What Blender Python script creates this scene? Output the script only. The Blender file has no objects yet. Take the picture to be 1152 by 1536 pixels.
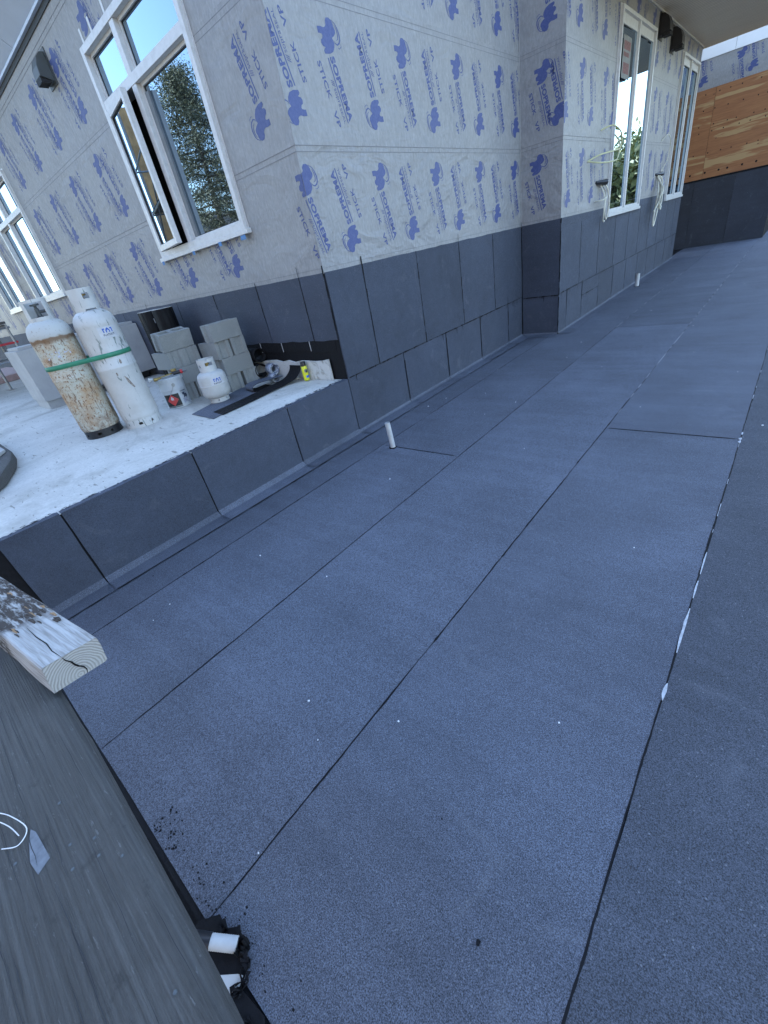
import bpy, bmesh, math, random
from mathutils import Vector, Matrix
random.seed(7)
R = math.radians
sc = bpy.context.scene
col = sc.collection

# ------------------------------------------------------------------ camera, sky, sun, exposure
cam_d = bpy.data.cameras.new('camera'); cam = bpy.data.objects.new('camera', cam_d); col.objects.link(cam)
cam_d.sensor_fit = 'VERTICAL'; cam_d.sensor_height = 24.0; cam_d.lens = 24.0 * 632.26 / 1536.0
cam_d.clip_start = 0.02; cam_d.clip_end = 2000
RX = Vector((0.75905087, 0.62487867, -0.18267025)); DN = Vector((0.21364729, -0.50413634, -0.83678037)); FW = Vector((-0.61497692, 0.59613187, -0.51616876))
cam.matrix_world = Matrix(((RX.x, -DN.x, -FW.x, 3.424), (RX.y, -DN.y, -FW.y, -3.215), (RX.z, -DN.z, -FW.z, 1.7), (0, 0, 0, 1)))
sc.camera = cam

SUN_EL, SUN_AZ = R(36), math.atan2(0.80, -0.60)      # sun stands behind the building
sd = Vector((math.cos(SUN_AZ) * math.cos(SUN_EL), math.sin(SUN_AZ) * math.cos(SUN_EL), math.sin(SUN_EL)))
w = bpy.data.worlds.new('World'); sc.world = w; w.use_nodes = True
nt = w.node_tree; nt.nodes.clear()
sky = nt.nodes.new('ShaderNodeTexSky'); sky.sky_type = 'NISHITA'; sky.sun_disc = False
sky.sun_elevation = SUN_EL; sky.sun_rotation = math.atan2(sd.x, sd.y)
sky.air_density = 1.0; sky.dust_density = 0.5; sky.ozone_density = 1.2
bg = nt.nodes.new('ShaderNodeBackground'); bg.inputs[1].default_value = 0.15
wo = nt.nodes.new('ShaderNodeOutputWorld'); nt.links.new(sky.outputs[0], bg.inputs[0]); nt.links.new(bg.outputs[0], wo.inputs[0])
sl = bpy.data.lights.new('sun', 'SUN'); sl.energy = 3.0; sl.angle = R(0.53); sl.color = (1, 0.95, 0.88)
so = bpy.data.objects.new('sun', sl); col.objects.link(so); so.location = (-20, 30, 30)
so.rotation_euler = (-sd).to_track_quat('-Z', 'Y').to_euler()
sc.view_settings.view_transform = 'Standard'; sc.view_settings.look = 'None'; sc.view_settings.gamma = 1.0
sc.view_settings.exposure = 2.48; sc.view_settings.use_curve_mapping = False
sc.render.engine = 'CYCLES'

# ------------------------------------------------------------------ material helpers
class NB:
    def __init__(s, name):
        s.m = bpy.data.materials.new(name); s.m.use_nodes = True; s.t = s.m.node_tree; s.t.nodes.clear()
        s.out = s.n('ShaderNodeOutputMaterial'); s.b = s.n('ShaderNodeBsdfPrincipled'); s.l(s.b.outputs[0], s.out.inputs[0])
        s.tc = s.n('ShaderNodeTexCoord'); s.oi = s.n('ShaderNodeObjectInfo')
        a = s.n('ShaderNodeVectorMath', operation='ADD'); s.l(s.tc.outputs['Object'], a.inputs[0])
        sc_ = s.n('ShaderNodeVectorMath', operation='SCALE'); s.l(s.oi.outputs['Random'], sc_.inputs['Scale']); sc_.inputs[0].default_value = (17, 23, 31)
        s.l(sc_.outputs[0], a.inputs[1]); s.co = a.outputs[0]; s.obj = s.tc.outputs['Object']; s.rnd = s.oi.outputs['Random']
    def n(s, typ, **k):
        x = s.t.nodes.new(typ)
        for a, v in k.items(): setattr(x, a, v)
        return x
    def l(s, a, b): s.t.links.new(a, b)
    def mapv(s, scale, rot=(0, 0, 0), src=None):
        m = s.n('ShaderNodeMapping'); m.inputs['Scale'].default_value = scale; m.inputs['Rotation'].default_value = rot
        s.l(src or s.co, m.inputs[0]); return m.outputs[0]
    def noise(s, scale, detail=3, rough=0.55, vec=None, dist=0.0):
        x = s.n('ShaderNodeTexNoise'); x.inputs['Scale'].default_value = scale; x.inputs['Detail'].default_value = detail
        x.inputs['Roughness'].default_value = rough; x.inputs['Distortion'].default_value = dist; s.l(vec or s.co, x.inputs['Vector']); return x.outputs['Fac']
    def voro(s, scale, vec=None, feat='F1', out='Distance'):
        x = s.n('ShaderNodeTexVoronoi', feature=feat); x.inputs['Scale'].default_value = scale; s.l(vec or s.co, x.inputs['Vector']); return x.outputs[out]
    def ramp(s, fac, a, b, ca=0.0, cb=1.0):
        x = s.n('ShaderNodeMapRange'); x.inputs[1].default_value = a; x.inputs[2].default_value = b; x.inputs[3].default_value = ca; x.inputs[4].default_value = cb
        x.clamp = True; s.l(fac, x.inputs[0]); return x.outputs[0]
    def math(s, op, a, b=None):
        x = s.n('ShaderNodeMath', operation=op)
        for i, v in enumerate((a, b)):
            if v is None: continue
            if isinstance(v, (int, float)): x.inputs[i].default_value = v
            else: s.l(v, x.inputs[i])
        return x.outputs[0]
    def mix(s, fac, a, b, blend='MIX'):
        x = s.n('ShaderNodeMix', data_type='RGBA', blend_type=blend)
        if isinstance(fac, (int, float)): x.inputs[0].default_value = fac
        else: s.l(fac, x.inputs[0])
        for i, v in ((6, a), (7, b)):
            if isinstance(v, tuple): x.inputs[i].default_value = (*v, 1)
            else: s.l(v, x.inputs[i])
        return x.outputs[2]
    def xyz(s, src=None):
        x = s.n('ShaderNodeSeparateXYZ'); s.l(src or s.obj, x.inputs[0]); return x.outputs
    def color(s, c):
        if isinstance(c, tuple): s.b.inputs['Base Color'].default_value = (*c, 1)
        else: s.l(c, s.b.inputs['Base Color'])
    def rough(s, r):
        if isinstance(r, (int, float)): s.b.inputs['Roughness'].default_value = r
        else: s.l(r, s.b.inputs['Roughness'])
    def bump(s, h, strength=0.3, dist=0.01, prev=None):
        x = s.n('ShaderNodeBump'); x.inputs['Strength'].default_value = strength; x.inputs['Distance'].default_value = dist
        s.l(h, x.inputs['Height'])
        if prev is not None: s.l(prev, x.inputs['Normal'])
        s.l(x.outputs[0], s.b.inputs['Normal']); return x.outputs[0]

def simple(name, c, rough=0.6, metal=0.0, var=0.12, scale=12, bump=0.0):
    b = NB(name); f = b.noise(scale, 4)
    b.color(b.mix(b.ramp(f, 0.3, 0.7), tuple(x * (1 - var) for x in c), tuple(min(1, x * (1 + var)) for x in c)))
    b.rough(rough); b.b.inputs['Metallic'].default_value = metal
    if bump: b.bump(f, bump, 0.01)
    return b.m

M = {}
def m_membrane(name, c, big=0.2, gran=0.85):
    b = NB(name)
    fine = b.noise(290, 2, 0.7); mid = b.noise(90, 2, 0.6); patch = b.noise(1.3, 4, 0.6); streak = b.noise(1.0, 4, 0.6, b.mapv((0.6, 9, 9)))
    k = b.ramp(fine, 0.33, 0.69, 1 - gran, 1 + gran)
    k = b.math('MULTIPLY', k, b.ramp(mid, 0.3, 0.7, 0.88, 1.12))
    k = b.math('MULTIPLY', k, b.ramp(patch, 0.28, 0.72, 1 - big, 1 + big))
    k = b.math('MULTIPLY', k, b.ramp(streak, 0.3, 0.7, 0.91, 1.09))
    k = b.math('MULTIPLY', k, b.ramp(b.rnd, 0, 1, 0.88, 1.1))
    mul = b.n('ShaderNodeVectorMath', operation='SCALE'); mul.inputs[0].default_value = c; b.l(k, mul.inputs['Scale'])
    fleck = b.voro(95, feat='F1', out='Color'); sp = b.xyz(fleck)[0]; d = b.voro(95)
    on = b.math('MULTIPLY', b.ramp(sp, 0.945, 0.955), b.ramp(d, 0.32, 0.22))
    cc = b.mix(b.math('MULTIPLY', on, 0.4), mul.outputs[0], (0.28, 0.29, 0.31))
    scuff = b.math('MULTIPLY', b.ramp(b.noise(3.2, 6, 0.7, None, 1.5), 0.58, 0.76), 0.24)
    cc = b.mix(scuff, cc, (0.19, 0.2, 0.225))
    b.color(cc); b.rough(0.78); b.b.inputs['Specular IOR Level'].default_value = 0.5
    n1 = b.bump(fine, 0.8, 0.004); b.bump(b.noise(5, 3), 0.25, 0.02, n1)
    return b.m
M['deck'] = m_membrane('deck membrane', (0.089, 0.099, 0.126))
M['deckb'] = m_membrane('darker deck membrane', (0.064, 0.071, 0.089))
M['wallmem'] = m_membrane('wall membrane', (0.046, 0.056, 0.081), 0.16, 0.45)
M['wingmem'] = m_membrane('dark wing membrane', (0.026, 0.03, 0.042), 0.2, 0.3)  # darker, less speckled membrane colour for the far wing
M['bitumen'] = None
b = NB('black bitumen'); f = b.noise(30, 5, 0.65)
b.color(b.mix(b.ramp(f, 0.3, 0.7), (0.004, 0.004, 0.005), (0.014, 0.014, 0.016))); b.rough(b.ramp(f, 0.3, 0.7, 0.5, 0.9)); b.b.inputs['Specular IOR Level'].default_value = 0.16; b.bump(f, 0.5, 0.01); M['bitumen'] = b.m
def m_paper(name, wr):
    b = NB(name)
    fib = b.noise(42, 5, 0.75, b.mapv((1, 1, 0.4))); mott = b.noise(9, 5, 0.65); big = b.noise(1.1, 3)
    c = b.mix(b.ramp(fib, 0.3, 0.7), (0.195, 0.194, 0.195), (0.315, 0.312, 0.31))
    c = b.mix(b.math('MULTIPLY', b.ramp(mott, 0.45, 0.75), 0.5), c, (0.2, 0.2, 0.205))
    c = b.mix(b.math('MULTIPLY', b.ramp(big, 0.4, 0.65), 0.25), c, (0.34, 0.335, 0.325))
    b.color(c); b.rough(0.55)
    w1_ = b.noise(2.4, 3, 0.55, b.mapv((1.0, 1.0, 1.7)), 0.7); w2_ = b.noise(8, 3, 0.6, b.mapv((0.8, 0.8, 1.3)), 0.5)
    n1 = b.bump(w1_, wr * 2.2, 0.05); n2 = b.bump(w2_, wr * 1.2, 0.015, n1); b.bump(fib, 0.12, 0.003, n2)
    return b.m
M['paper'] = m_paper('house wrap', 0.16); M['paperw'] = m_paper('house wrap wrinkled', 0.32)
b = NB('blue print ink'); f = b.noise(45, 4, 0.7); b.color(b.mix(b.ramp(f, 0.35, 0.75), (0.042, 0.062, 0.19), (0.08, 0.102, 0.235))); b.rough(0.55); M['ink'] = b.m
M['ink2'] = simple('pale print ink', (0.17, 0.19, 0.33), 0.6)
M['line'] = simple('dark seam line', (0.17, 0.172, 0.19), 0.7)
b = NB('white vinyl'); f = b.noise(14, 5, 0.7); b.color(b.mix(b.ramp(f, 0.45, 0.8), (0.58, 0.58, 0.575), (0.46, 0.455, 0.44))); b.rough(0.38); M['vinyl'] = b.m
M['rubber'] = simple('black gasket', (0.015, 0.016, 0.018), 0.6)
M['dark'] = simple('dark interior', (0.006, 0.006, 0.007), 0.9)
M['grey_alu'] = simple('grey aluminium', (0.16, 0.17, 0.18), 0.45, 0.3)
def m_glass(name, fac):
    b = NB(name); g = b.n('ShaderNodeBsdfGlossy'); g.inputs['Roughness'].default_value = 0.0; g.inputs['Color'].default_value = (0.66, 0.84, 1.0, 1)
    d = b.n('ShaderNodeBsdfDiffuse'); d.inputs['Color'].default_value = (0.012, 0.014, 0.016, 1)
    mx = b.n('ShaderNodeMixShader'); lw = b.n('ShaderNodeLayerWeight'); lw.inputs['Blend'].default_value = 0.5; b.l(b.ramp(lw.outputs['Facing'], 0.4, 0.78, fac, 0.8), mx.inputs[0])
    h = b.noise(0.8, 1); bp = b.n('ShaderNodeBump'); bp.inputs['Strength'].default_value = 0.02; bp.inputs['Distance'].default_value = 0.02
    b.l(h, bp.inputs['Height']); b.l(bp.outputs[0], g.inputs['Normal'])
    b.l(d.outputs[0], mx.inputs[1]); b.l(g.outputs[0], mx.inputs[2]); b.l(mx.outputs[0], b.out.inputs[0]); return b.m
M['glass'] = m_glass('window glass', 0.33)
b = NB('pale concrete')
f = b.noise(2.2, 6, 0.65); g = b.noise(60, 3); fl = b.noise(9, 3, 0.6, b.mapv((0.9, 3.2, 1), (0, 0, 0.4)), 0.4)
c = b.mix(b.ramp(f, 0.3, 0.7), (0.5, 0.482, 0.435), (0.63, 0.61, 0.56))
c = b.mix(b.math('MULTIPLY', b.ramp(g, 0.4, 0.7), 0.3), c, (0.28, 0.27, 0.25))
c = b.mix(b.math('MULTIPLY', b.ramp(fl, 0.64, 0.68), 0.7), c, (0.15, 0.14, 0.115))
c = b.mix(b.math('MULTIPLY', b.ramp(b.noise(0.8, 5, 0.7, None, 1.0), 0.53, 0.68), 0.6), c, (0.25, 0.235, 0.195))
b.color(c); b.rough(0.85); b.bump(g, 0.15, 0.004); M['concrete'] = b.m
b = NB('grey block concrete'); f = b.noise(160, 3, 0.7); g = b.noise(7, 5)
c = b.mix(b.ramp(f, 0.3, 0.7), (0.19, 0.195, 0.19), (0.29, 0.295, 0.285)); c = b.mix(b.math('MULTIPLY', b.ramp(g, 0.5, 0.75), 0.4), c, (0.37, 0.37, 0.35))
c = b.mix(b.ramp(b.rnd, 0, 1, 0, 0.25), c, (0.2, 0.2, 0.195)); b.color(c); b.rough(0.95); b.bump(f, 0.5, 0.006); M['cmu'] = b.m
b = NB('white foam'); f = b.noise(7, 6, 0.75, None, 1); c = b.mix(b.ramp(f, 0.5, 0.72), (0.52, 0.515, 0.49), (0.17, 0.15, 0.11)); b.color(c); b.rough(0.9); b.bump(f, 0.4, 0.02); M['foam'] = b.m
b = NB('pale slab'); f = b.noise(4, 6, 0.7); st = b.noise(3, 4, 0.7, b.mapv((4, 4, 0.5)))
c = b.mix(b.ramp(f, 0.3, 0.7), (0.33, 0.33, 0.33), (0.42, 0.42, 0.41)); c = b.mix(b.math('MULTIPLY', b.ramp(st, 0.55, 0.75), 0.35), c, (0.27, 0.26, 0.24)); b.color(c); b.rough(0.85); b.bump(f, 0.1, 0.01); M['slab'] = b.m
# painted steel cylinders
def m_tank(name, base, scr, scramt):
    b = NB(name); f = b.noise(6, 5, 0.7)
    c = b.mix(b.ramp(f, 0.35, 0.7), base, tuple(x * 0.86 for x in base))
    s1 = b.noise(26, 3, 0.6, b.mapv((1.3, 1.3, 0.2), (0.2, 0.15, 0)), 0.8)
    c = b.mix(b.math('MULTIPLY', b.ramp(s1, 0.66 - scramt * 0.06, 0.7 - scramt * 0.05), 0.8), c, scr)
    sp = b.noise(38, 4, 0.7); c = b.mix(b.math('MULTIPLY', b.ramp(sp, 0.68, 0.74), 0.65), c, (0.16, 0.09, 0.05))
    gr = b.noise(3, 5, 0.7); c = b.mix(b.math('MULTIPLY', b.ramp(gr, 0.5, 0.75), 0.25), c, (0.4, 0.38, 0.32))
    b.color(c); b.rough(0.5); b.bump(s1, 0.08, 0.004); return b.m
M['tankw'] = m_tank('white cylinder paint', (0.52, 0.525, 0.515), (0.09, 0.13, 0.12), 1.0)
M['tanks'] = m_tank('clean cylinder paint', (0.5, 0.51, 0.505), (0.3, 0.35, 0.33), -0.4)
b = NB('rusty cylinder paint')
z = b.xyz()[2]; f = b.noise(14, 6, 0.75); f2 = b.noise(48, 5, 0.75); st = b.noise(22, 4, 0.7, b.mapv((1, 1, 0.22)), 0.5); big = b.noise(4.5, 5, 0.7)
c = b.mix(b.ramp(f, 0.3, 0.7), (0.43, 0.43, 0.365), (0.5, 0.48, 0.4))
c = b.mix(b.math('MULTIPLY', b.ramp(big, 0.46, 0.66), 0.75), c, (0.38, 0.21, 0.085))
c = b.mix(b.ramp(f2, 0.545, 0.61), c, (0.2, 0.09, 0.035))
c = b.mix(b.math('MULTIPLY', b.ramp(st, 0.58, 0.64), 0.85), c, (0.13, 0.065, 0.035))
low = b.math('MULTIPLY', b.ramp(z, 0.36, 0.08), b.ramp(f, 0.4, 0.6)); c = b.mix(low, c, (0.14, 0.07, 0.035))
zz = b.math('ADD', z, b.math('MULTIPLY', b.math('SUBTRACT', b.noise(9, 4), 0.5), 0.07))
ring = b.math('MULTIPLY', b.ramp(zz, 0.93, 0.965), b.ramp(zz, 1.005, 0.985)); c = b.mix(b.math('MULTIPLY', ring, 0.85), c, (0.16, 0.085, 0.04))
top = b.ramp(zz, 0.985, 1.0); wh = b.mix(b.ramp(f2, 0.6, 0.68), (0.46, 0.47, 0.455), (0.2, 0.13, 0.08)); c = b.mix(top, c, wh)
b.color(c); b.rough(0.72); b.bump(f2, 0.25, 0.004); M['rust'] = b.m
b = NB('black plastic film'); f = b.noise(5, 4, 0.6, b.mapv((3, 3, 0.4)), 1.0); b.color((0.006, 0.006, 0.007)); b.rough(b.ramp(f, 0.3, 0.7, 0.4, 0.65)); b.b.inputs['Specular IOR Level'].default_value = 0.12; b.bump(f, 0.6, 0.03); M['film'] = b.m
M['green'] = simple('green strap', (0.03, 0.2, 0.115), 0.5)
M['brass'] = simple('brass', (0.3, 0.21, 0.07), 0.45, 0.6, 0.3, 30)
M['red'] = simple('red plastic', (0.5, 0.035, 0.04), 0.45)
M['redlabel'] = simple('red label', (0.5, 0.055, 0.05), 0.5)
M['black'] = simple('black plastic', (0.015, 0.015, 0.017), 0.4)
M['labelblack'] = simple('black label', (0.012, 0.012, 0.014), 0.45)
M['labelwhite'] = simple('white label', (0.5, 0.51, 0.53), 0.5)
M['logoblue'] = simple('logo blue', (0.02, 0.09, 0.42), 0.5)
M['textdark'] = simple('dark lettering', (0.03, 0.04, 0.07), 0.5)
M['yellow'] = simple('yellow can paint', (0.72, 0.72, 0.04), 0.35)
M['canblue'] = simple('blue can label', (0.03, 0.13, 0.6), 0.4)
M['pail'] = simple('pail paint', (0.44, 0.46, 0.48), 0.4, 0, 0.06, 6)
M['pvc'] = simple('white pipe', (0.46, 0.47, 0.47), 0.5, 0, 0.12, 20)
M['steel'] = simple('galvanised steel', (0.28, 0.29, 0.3), 0.4, 0.6, 0.2, 25)
M['cable'] = simple('pale cable', (0.6, 0.58, 0.48), 0.5)
M['cabley'] = simple('yellowish cable', (0.5, 0.5, 0.3), 0.5)
M['string'] = simple('white string', (0.75, 0.75, 0.75), 0.6)
M['tape'] = simple('blue tape', (0.05, 0.17, 0.38), 0.5)
M['ventgrey'] = simple('grey hood', (0.07, 0.08, 0.085), 0.5)
M['ventblack'] = simple('black hood', (0.016, 0.015, 0.016), 0.5)
M['newsprint'] = None
b = NB('foil roll'); wv = b.n('ShaderNodeTexWave'); wv.inputs['Scale'].default_value = 20; wv.inputs['Distortion'].default_value = 6; b.l(b.co, wv.inputs[0])
b.color(b.mix(b.ramp(wv.outputs['Fac'], 0.4, 0.55), (0.04, 0.06, 0.13), (0.55, 0.58, 0.64))); b.rough(0.4); M['newsprint'] = b.m
# timbers
b = NB('weathered timber')
g = b.noise(5, 5, 0.6, b.mapv((1.2, 22, 22)), 0.6); k = b.noise(4, 4, 0.7); x = b.xyz()[0]
c = b.mix(b.ramp(g, 0.35, 0.62), (0.26, 0.245, 0.225), (0.46, 0.45, 0.43)); 
rot = b.math('MULTIPLY', b.ramp(b.math('ADD', x, b.math('MULTIPLY', b.math('SUBTRACT', k, 0.5), 0.35)), -0.2, -0.27), b.ramp(b.noise(16, 5, 0.7, b.mapv((1, 4, 4))), 0.4, 0.52))
c = b.mix(rot, c, (0.055, 0.042, 0.034)); b.color(c); b.rough(0.9)
n1 = b.bump(g, 0.6, 0.006); b.bump(rot, 0.7, 0.008, n1); M['timber'] = b.m
b = NB('timber end grain')
mp = b.n('ShaderNodeMapping'); mp.inputs['Location'].default_value = (0, 0.0, 0.036); b.l(b.obj, mp.inputs[0])
sx = b.xyz(mp.outputs[0]); rr = b.math('SQRT', b.math('ADD', b.math('POWER', sx[1], 2), b.math('POWER', sx[2], 2)))
rr = b.math('ADD', rr, b.math('MULTIPLY', b.noise(22, 4), 0.016)); sn = b.math('SINE', b.math('MULTIPLY', rr, 820))
c = b.mix(b.ramp(sn, -0.6, 1.0), (0.4, 0.385, 0.355), (0.25, 0.235, 0.215)); c = b.mix(b.math('MULTIPLY', b.ramp(b.noise(30, 4), 0.5, 0.7), 0.5), c, (0.34, 0.33, 0.31))
b.color(c); b.rough(0.9); b.bump(sn, 0.2, 0.002); M['endgrain'] = b.m
b = NB('grey plank')
g = b.noise(4, 8, 0.72, b.mapv((0.55, 40, 40)), 0.5); k = b.noise(6, 7, 0.75); s = b.noise(60, 4, 0.75, b.mapv((0.35, 1.6, 1.6)))
c = b.mix(b.ramp(g, 0.36, 0.62), (0.05, 0.048, 0.044), (0.094, 0.091, 0.085)); c = b.mix(b.math('MULTIPLY', b.ramp(k, 0.5, 0.75), 0.5), c, (0.115, 0.113, 0.107))
c = b.mix(b.math('MULTIPLY', b.ramp(s, 0.64, 0.69), 0.55), c, (0.2, 0.2, 0.195)); c = b.mix(b.math('MULTIPLY', b.ramp(b.noise(11, 5, 0.7), 0.62, 0.7), 0.7), c, (0.035, 0.034, 0.033))
b.color(c); b.rough(0.75); n1 = b.bump(g, 0.9, 0.01); b.bump(b.noise(120, 4, .7), 0.5, 0.004, n1); M['plank'] = b.m
b = NB('plywood')
g = b.noise(2.2, 8, 0.7, b.mapv((0.8, 1.0, 14)), 0.5); k = b.noise(1.1, 4, 0.6, b.mapv((0.4, 1, 3.6)), 0.3); kn = b.voro(2.6, b.mapv((1, 1, 1.6)))
c = b.mix(b.ramp(g, 0.3, 0.7), (0.22, 0.085, 0.034), (0.36, 0.16, 0.062)); c = b.mix(b.math('MULTIPLY', b.ramp(k, 0.56, 0.6), 0.85), c, (0.42, 0.27, 0.12))
c = b.mix(b.math('MULTIPLY', b.ramp(kn, 0.075, 0.03), 0.75), c, (0.1, 0.035, 0.02)); b.color(c); b.rough(0.75); b.bump(g, 0.15, 0.004); M['ply'] = b.m
b = NB('soffit boards'); y = b.xyz()[1]; sn = b.math('SINE', b.math('MULTIPLY', y, 62.0)); f = b.noise(3, 5, 0.6, b.mapv((0.6, 8, 1)))
c = b.mix(b.ramp(f, 0.3, 0.7), (0.7, 0.6, 0.47), (0.8, 0.7, 0.56)); c = b.mix(b.ramp(sn, 0.8, 0.95), c, (0.38, 0.31, 0.24)); b.color(c); b.rough(0.7); b.bump(sn, 0.3, 0.01); M['soffit'] = b.m
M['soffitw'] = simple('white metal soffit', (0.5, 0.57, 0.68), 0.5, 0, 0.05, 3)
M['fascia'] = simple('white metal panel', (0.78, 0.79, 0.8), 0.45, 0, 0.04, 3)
b = NB('ground soil'); f = b.noise(0.35, 6, 0.7); g = b.noise(8, 4); c = b.mix(b.ramp(f, 0.35, 0.65), (0.16, 0.13, 0.09), (0.09, 0.11, 0.05)); c = b.mix(b.math('MULTIPLY', b.ramp(g, 0.4, 0.7), 0.4), c, (0.22, 0.2, 0.16)); b.color(c); b.rough(0.95); M['soil'] = b.m
b = NB('bark'); f = b.noise(9, 5, 0.7, b.mapv((1, 1, 0.2))); b.color(b.mix(b.ramp(f, 0.3, 0.7), (0.05, 0.037, 0.028), (0.13, 0.1, 0.075))); b.rough(0.95); M['bark'] = b.m
def m_leaf(name, a, c2):
    b = NB(name); f = b.noise(1.1, 4, 0.7); g = b.noise(11, 2)
    c = b.mix(b.ramp(f, 0.35, 0.65), a, c2); c = b.mix(b.math('MULTIPLY', b.ramp(g, 0.4, 0.65), 0.5), c, tuple(min(1, v * 1.6) for v in c2))
    b.color(c); b.rough(0.6); return b.m
M['leafdark'] = m_leaf('conifer needles', (0.035, 0.045, 0.022), (0.13, 0.13, 0.065))
M['leaf'] = m_leaf('broad leaves', (0.09, 0.11, 0.035), (0.21, 0.2, 0.06))
M['pink'] = simple('pinkish kerb', (0.42, 0.3, 0.29), 0.9, 0, 0.15, 8)
M['renderw'] = simple('house render', (0.5, 0.47, 0.42), 0.9)
M['roofd'] = simple('roof shingle', (0.08, 0.075, 0.075), 0.9)
M['tan'] = simple('oriented strand panel', (0.5, 0.27, 0.11), 0.8, 0, 0.3, 4)

# ------------------------------------------------------------------ mesh helpers
class B:      # basis: u along wall, z up, d out of wall
    def __init__(s, o, u, n): s.o = Vector(o); s.u = Vector(u); s.n = Vector(n)
    def __call__(s, u, z, d=0.0): return s.o + s.u * u + s.n * d + Vector((0, 0, z))
W = B((0, 0, 0), (1, 0, 0), (0, -1, 0))
class MB:
    def __init__(s): s.v = []; s.f = []; s.mi = []
    def add(s, vs, fs, mi=0):
        k = len(s.v); s.v += [tuple(p) for p in vs]; s.f += [tuple(i + k for i in f) for f in fs]; s.mi += [mi] * len(fs); return s
    def bbox(s, b, u0, u1, z0, z1, d0, d1, mi=0):      # box in a basis
        P = [b(u, z, d) for d in (d0, d1) for z in (z0, z1) for u in (u0, u1)]
        return s.add(P, [(0, 1, 3, 2), (4, 6, 7, 5), (0, 4, 5, 1), (2, 3, 7, 6), (0, 2, 6, 4), (1, 5, 7, 3)], mi)
    def box(s, x0, x1, y0, y1, z0, z1, mi=0):
        P = [(x, y, z) for z in (z0, z1) for y in (y0, y1) for x in (x0, x1)]
        return s.add(P, [(0, 2, 3, 1), (4, 5, 7, 6), (0, 1, 5, 4), (2, 6, 7, 3), (0, 4, 6, 2), (1, 3, 7, 5)], mi)
    def prism(s, P, off, mi=0):                        # polygon P (3d) extruded by vector off
        n = len(P); off = Vector(off); Q = [Vector(p) + off for p in P]
        return s.add([*map(Vector, P), *Q], [tuple(range(n))[::-1], tuple(range(n, 2 * n))] + [(i, (i + 1) % n, n + (i + 1) % n, n + i) for i in range(n)], mi)
    def tube(s, pts, r, n=8, cap=True, mi=0):
        pts = [Vector(p) for p in pts]; rs = r if isinstance(r, (list, tuple)) else [r] * len(pts); k = len(s.v); prev = None
        for i, p in enumerate(pts):
            t = (pts[min(i + 1, len(pts) - 1)] - pts[max(i - 1, 0)]).normalized()
            if prev is None: a = t.orthogonal().normalized()
            else:
                a = prev - t * prev.dot(t); a = a.normalized() if a.length > 1e-5 else t.orthogonal().normalized()
            prev = a; c = t.cross(a)
            for j in range(n):
                th = 2 * math.pi * j / n; s.v.append(tuple(p + (a * math.cos(th) + c * math.sin(th)) * rs[i]))
        for i in range(len(pts) - 1):
            for j in range(n): s.f.append((k + i * n + j, k + i * n + (j + 1) % n, k + (i + 1) * n + (j + 1) % n, k + (i + 1) * n + j)); s.mi.append(mi)
        if cap:
            s.f.append(tuple(k + j for j in range(n))[::-1]); s.f.append(tuple(k + (len(pts) - 1) * n + j for j in range(n))); s.mi += [mi, mi]
        return s
    def lathe(s, prof, n=40, c=(0, 0, 0), a0=0, a1=2 * math.pi, mi=0, cap=True):
        full = abs(a1 - a0 - 2 * math.pi) < 1e-6; m = n if full else n + 1; k = len(s.v)
        for r, z in prof:
            for j in range(m):
                a = a0 + (a1 - a0) * j / n; s.v.append((c[0] + r * math.cos(a), c[1] + r * math.sin(a), c[2] + z))
        for i in range(len(prof) - 1):
            for j in range(n):
                j2 = (j + 1) % m
                s.f.append((k + i * m + j, k + i * m + j2, k + (i + 1) * m + j2, k + (i + 1) * m + j)); s.mi.append(mi)
        if cap and full:
            for i, rev in ((0, True), (len(prof) - 1, False)):
                if prof[i][0] > 1e-4:
                    f = tuple(k + i * m + j for j in range(m)); s.f.append(f[::-1] if rev else f); s.mi.append(mi)
        return s
    def mesh(s, name, mats, smooth=False, bevel=0, weld=False):
        me = bpy.data.meshes.new(name); me.from_pydata(s.v, [], s.f)
        for m in (mats if isinstance(mats, (list, tuple)) else [mats]): me.materials.append(m)
        for p, i in zip(me.polygons, s.mi): p.material_index = i
        bm = bmesh.new(); bm.from_mesh(me)
        if weld: bmesh.ops.remove_doubles(bm, verts=bm.verts, dist=1e-5)
        bmesh.ops.recalc_face_normals(bm, faces=bm.faces)
        if bevel: bmesh.ops.bevel(bm, geom=bm.edges[:], offset=bevel, segments=2, affect='EDGES', profile=0.6, clamp_overlap=True)
        bm.to_mesh(me); bm.free()
        if smooth:
            for p in me.polygons: p.use_smooth = True
            try: me.set_sharp_from_angle(angle=R(38))
            except Exception: pass
        me.update(); return me
    def build(s, name, mats, parent=None, loc=None, rot=None, **k):
        return link(name, s.mesh(name, mats, **k), parent, loc, rot)
def link(name, me, parent=None, loc=None, rot=None):
    o = bpy.data.objects.new(name, me); col.objects.link(o)
    if loc is not None: o.location = loc
    if rot is not None: o.rotation_euler = rot
    if parent is not None: o.parent = parent
    return o
def tag(o, label=None, cat=None, group=None, kind=None):
    if label: o['label'] = label
    if cat: o['category'] = cat
    if group: o['group'] = group
    if kind: o['kind'] = kind
    return o
def thing(name, label, cat, loc=(0, 0, 0), rz=0, group=None):
    o = bpy.data.objects.new(name, None); col.objects.link(o); o.location = loc; o.rotation_euler = (0, 0, rz); o.empty_display_size = 0.1
    return tag(o, label, cat, group)
def jit(a): return random.uniform(-a, a)
def wavy(p0, p1, n, amp, nrm, fade=True):
    out = []; p0 = Vector(p0); p1 = Vector(p1); nrm = Vector(nrm)
    for i in range(n):
        t = i / n; out.append(p0.lerp(p1, t) + (nrm * jit(amp) if i else Vector((0, 0, 0))))
    return out
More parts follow.
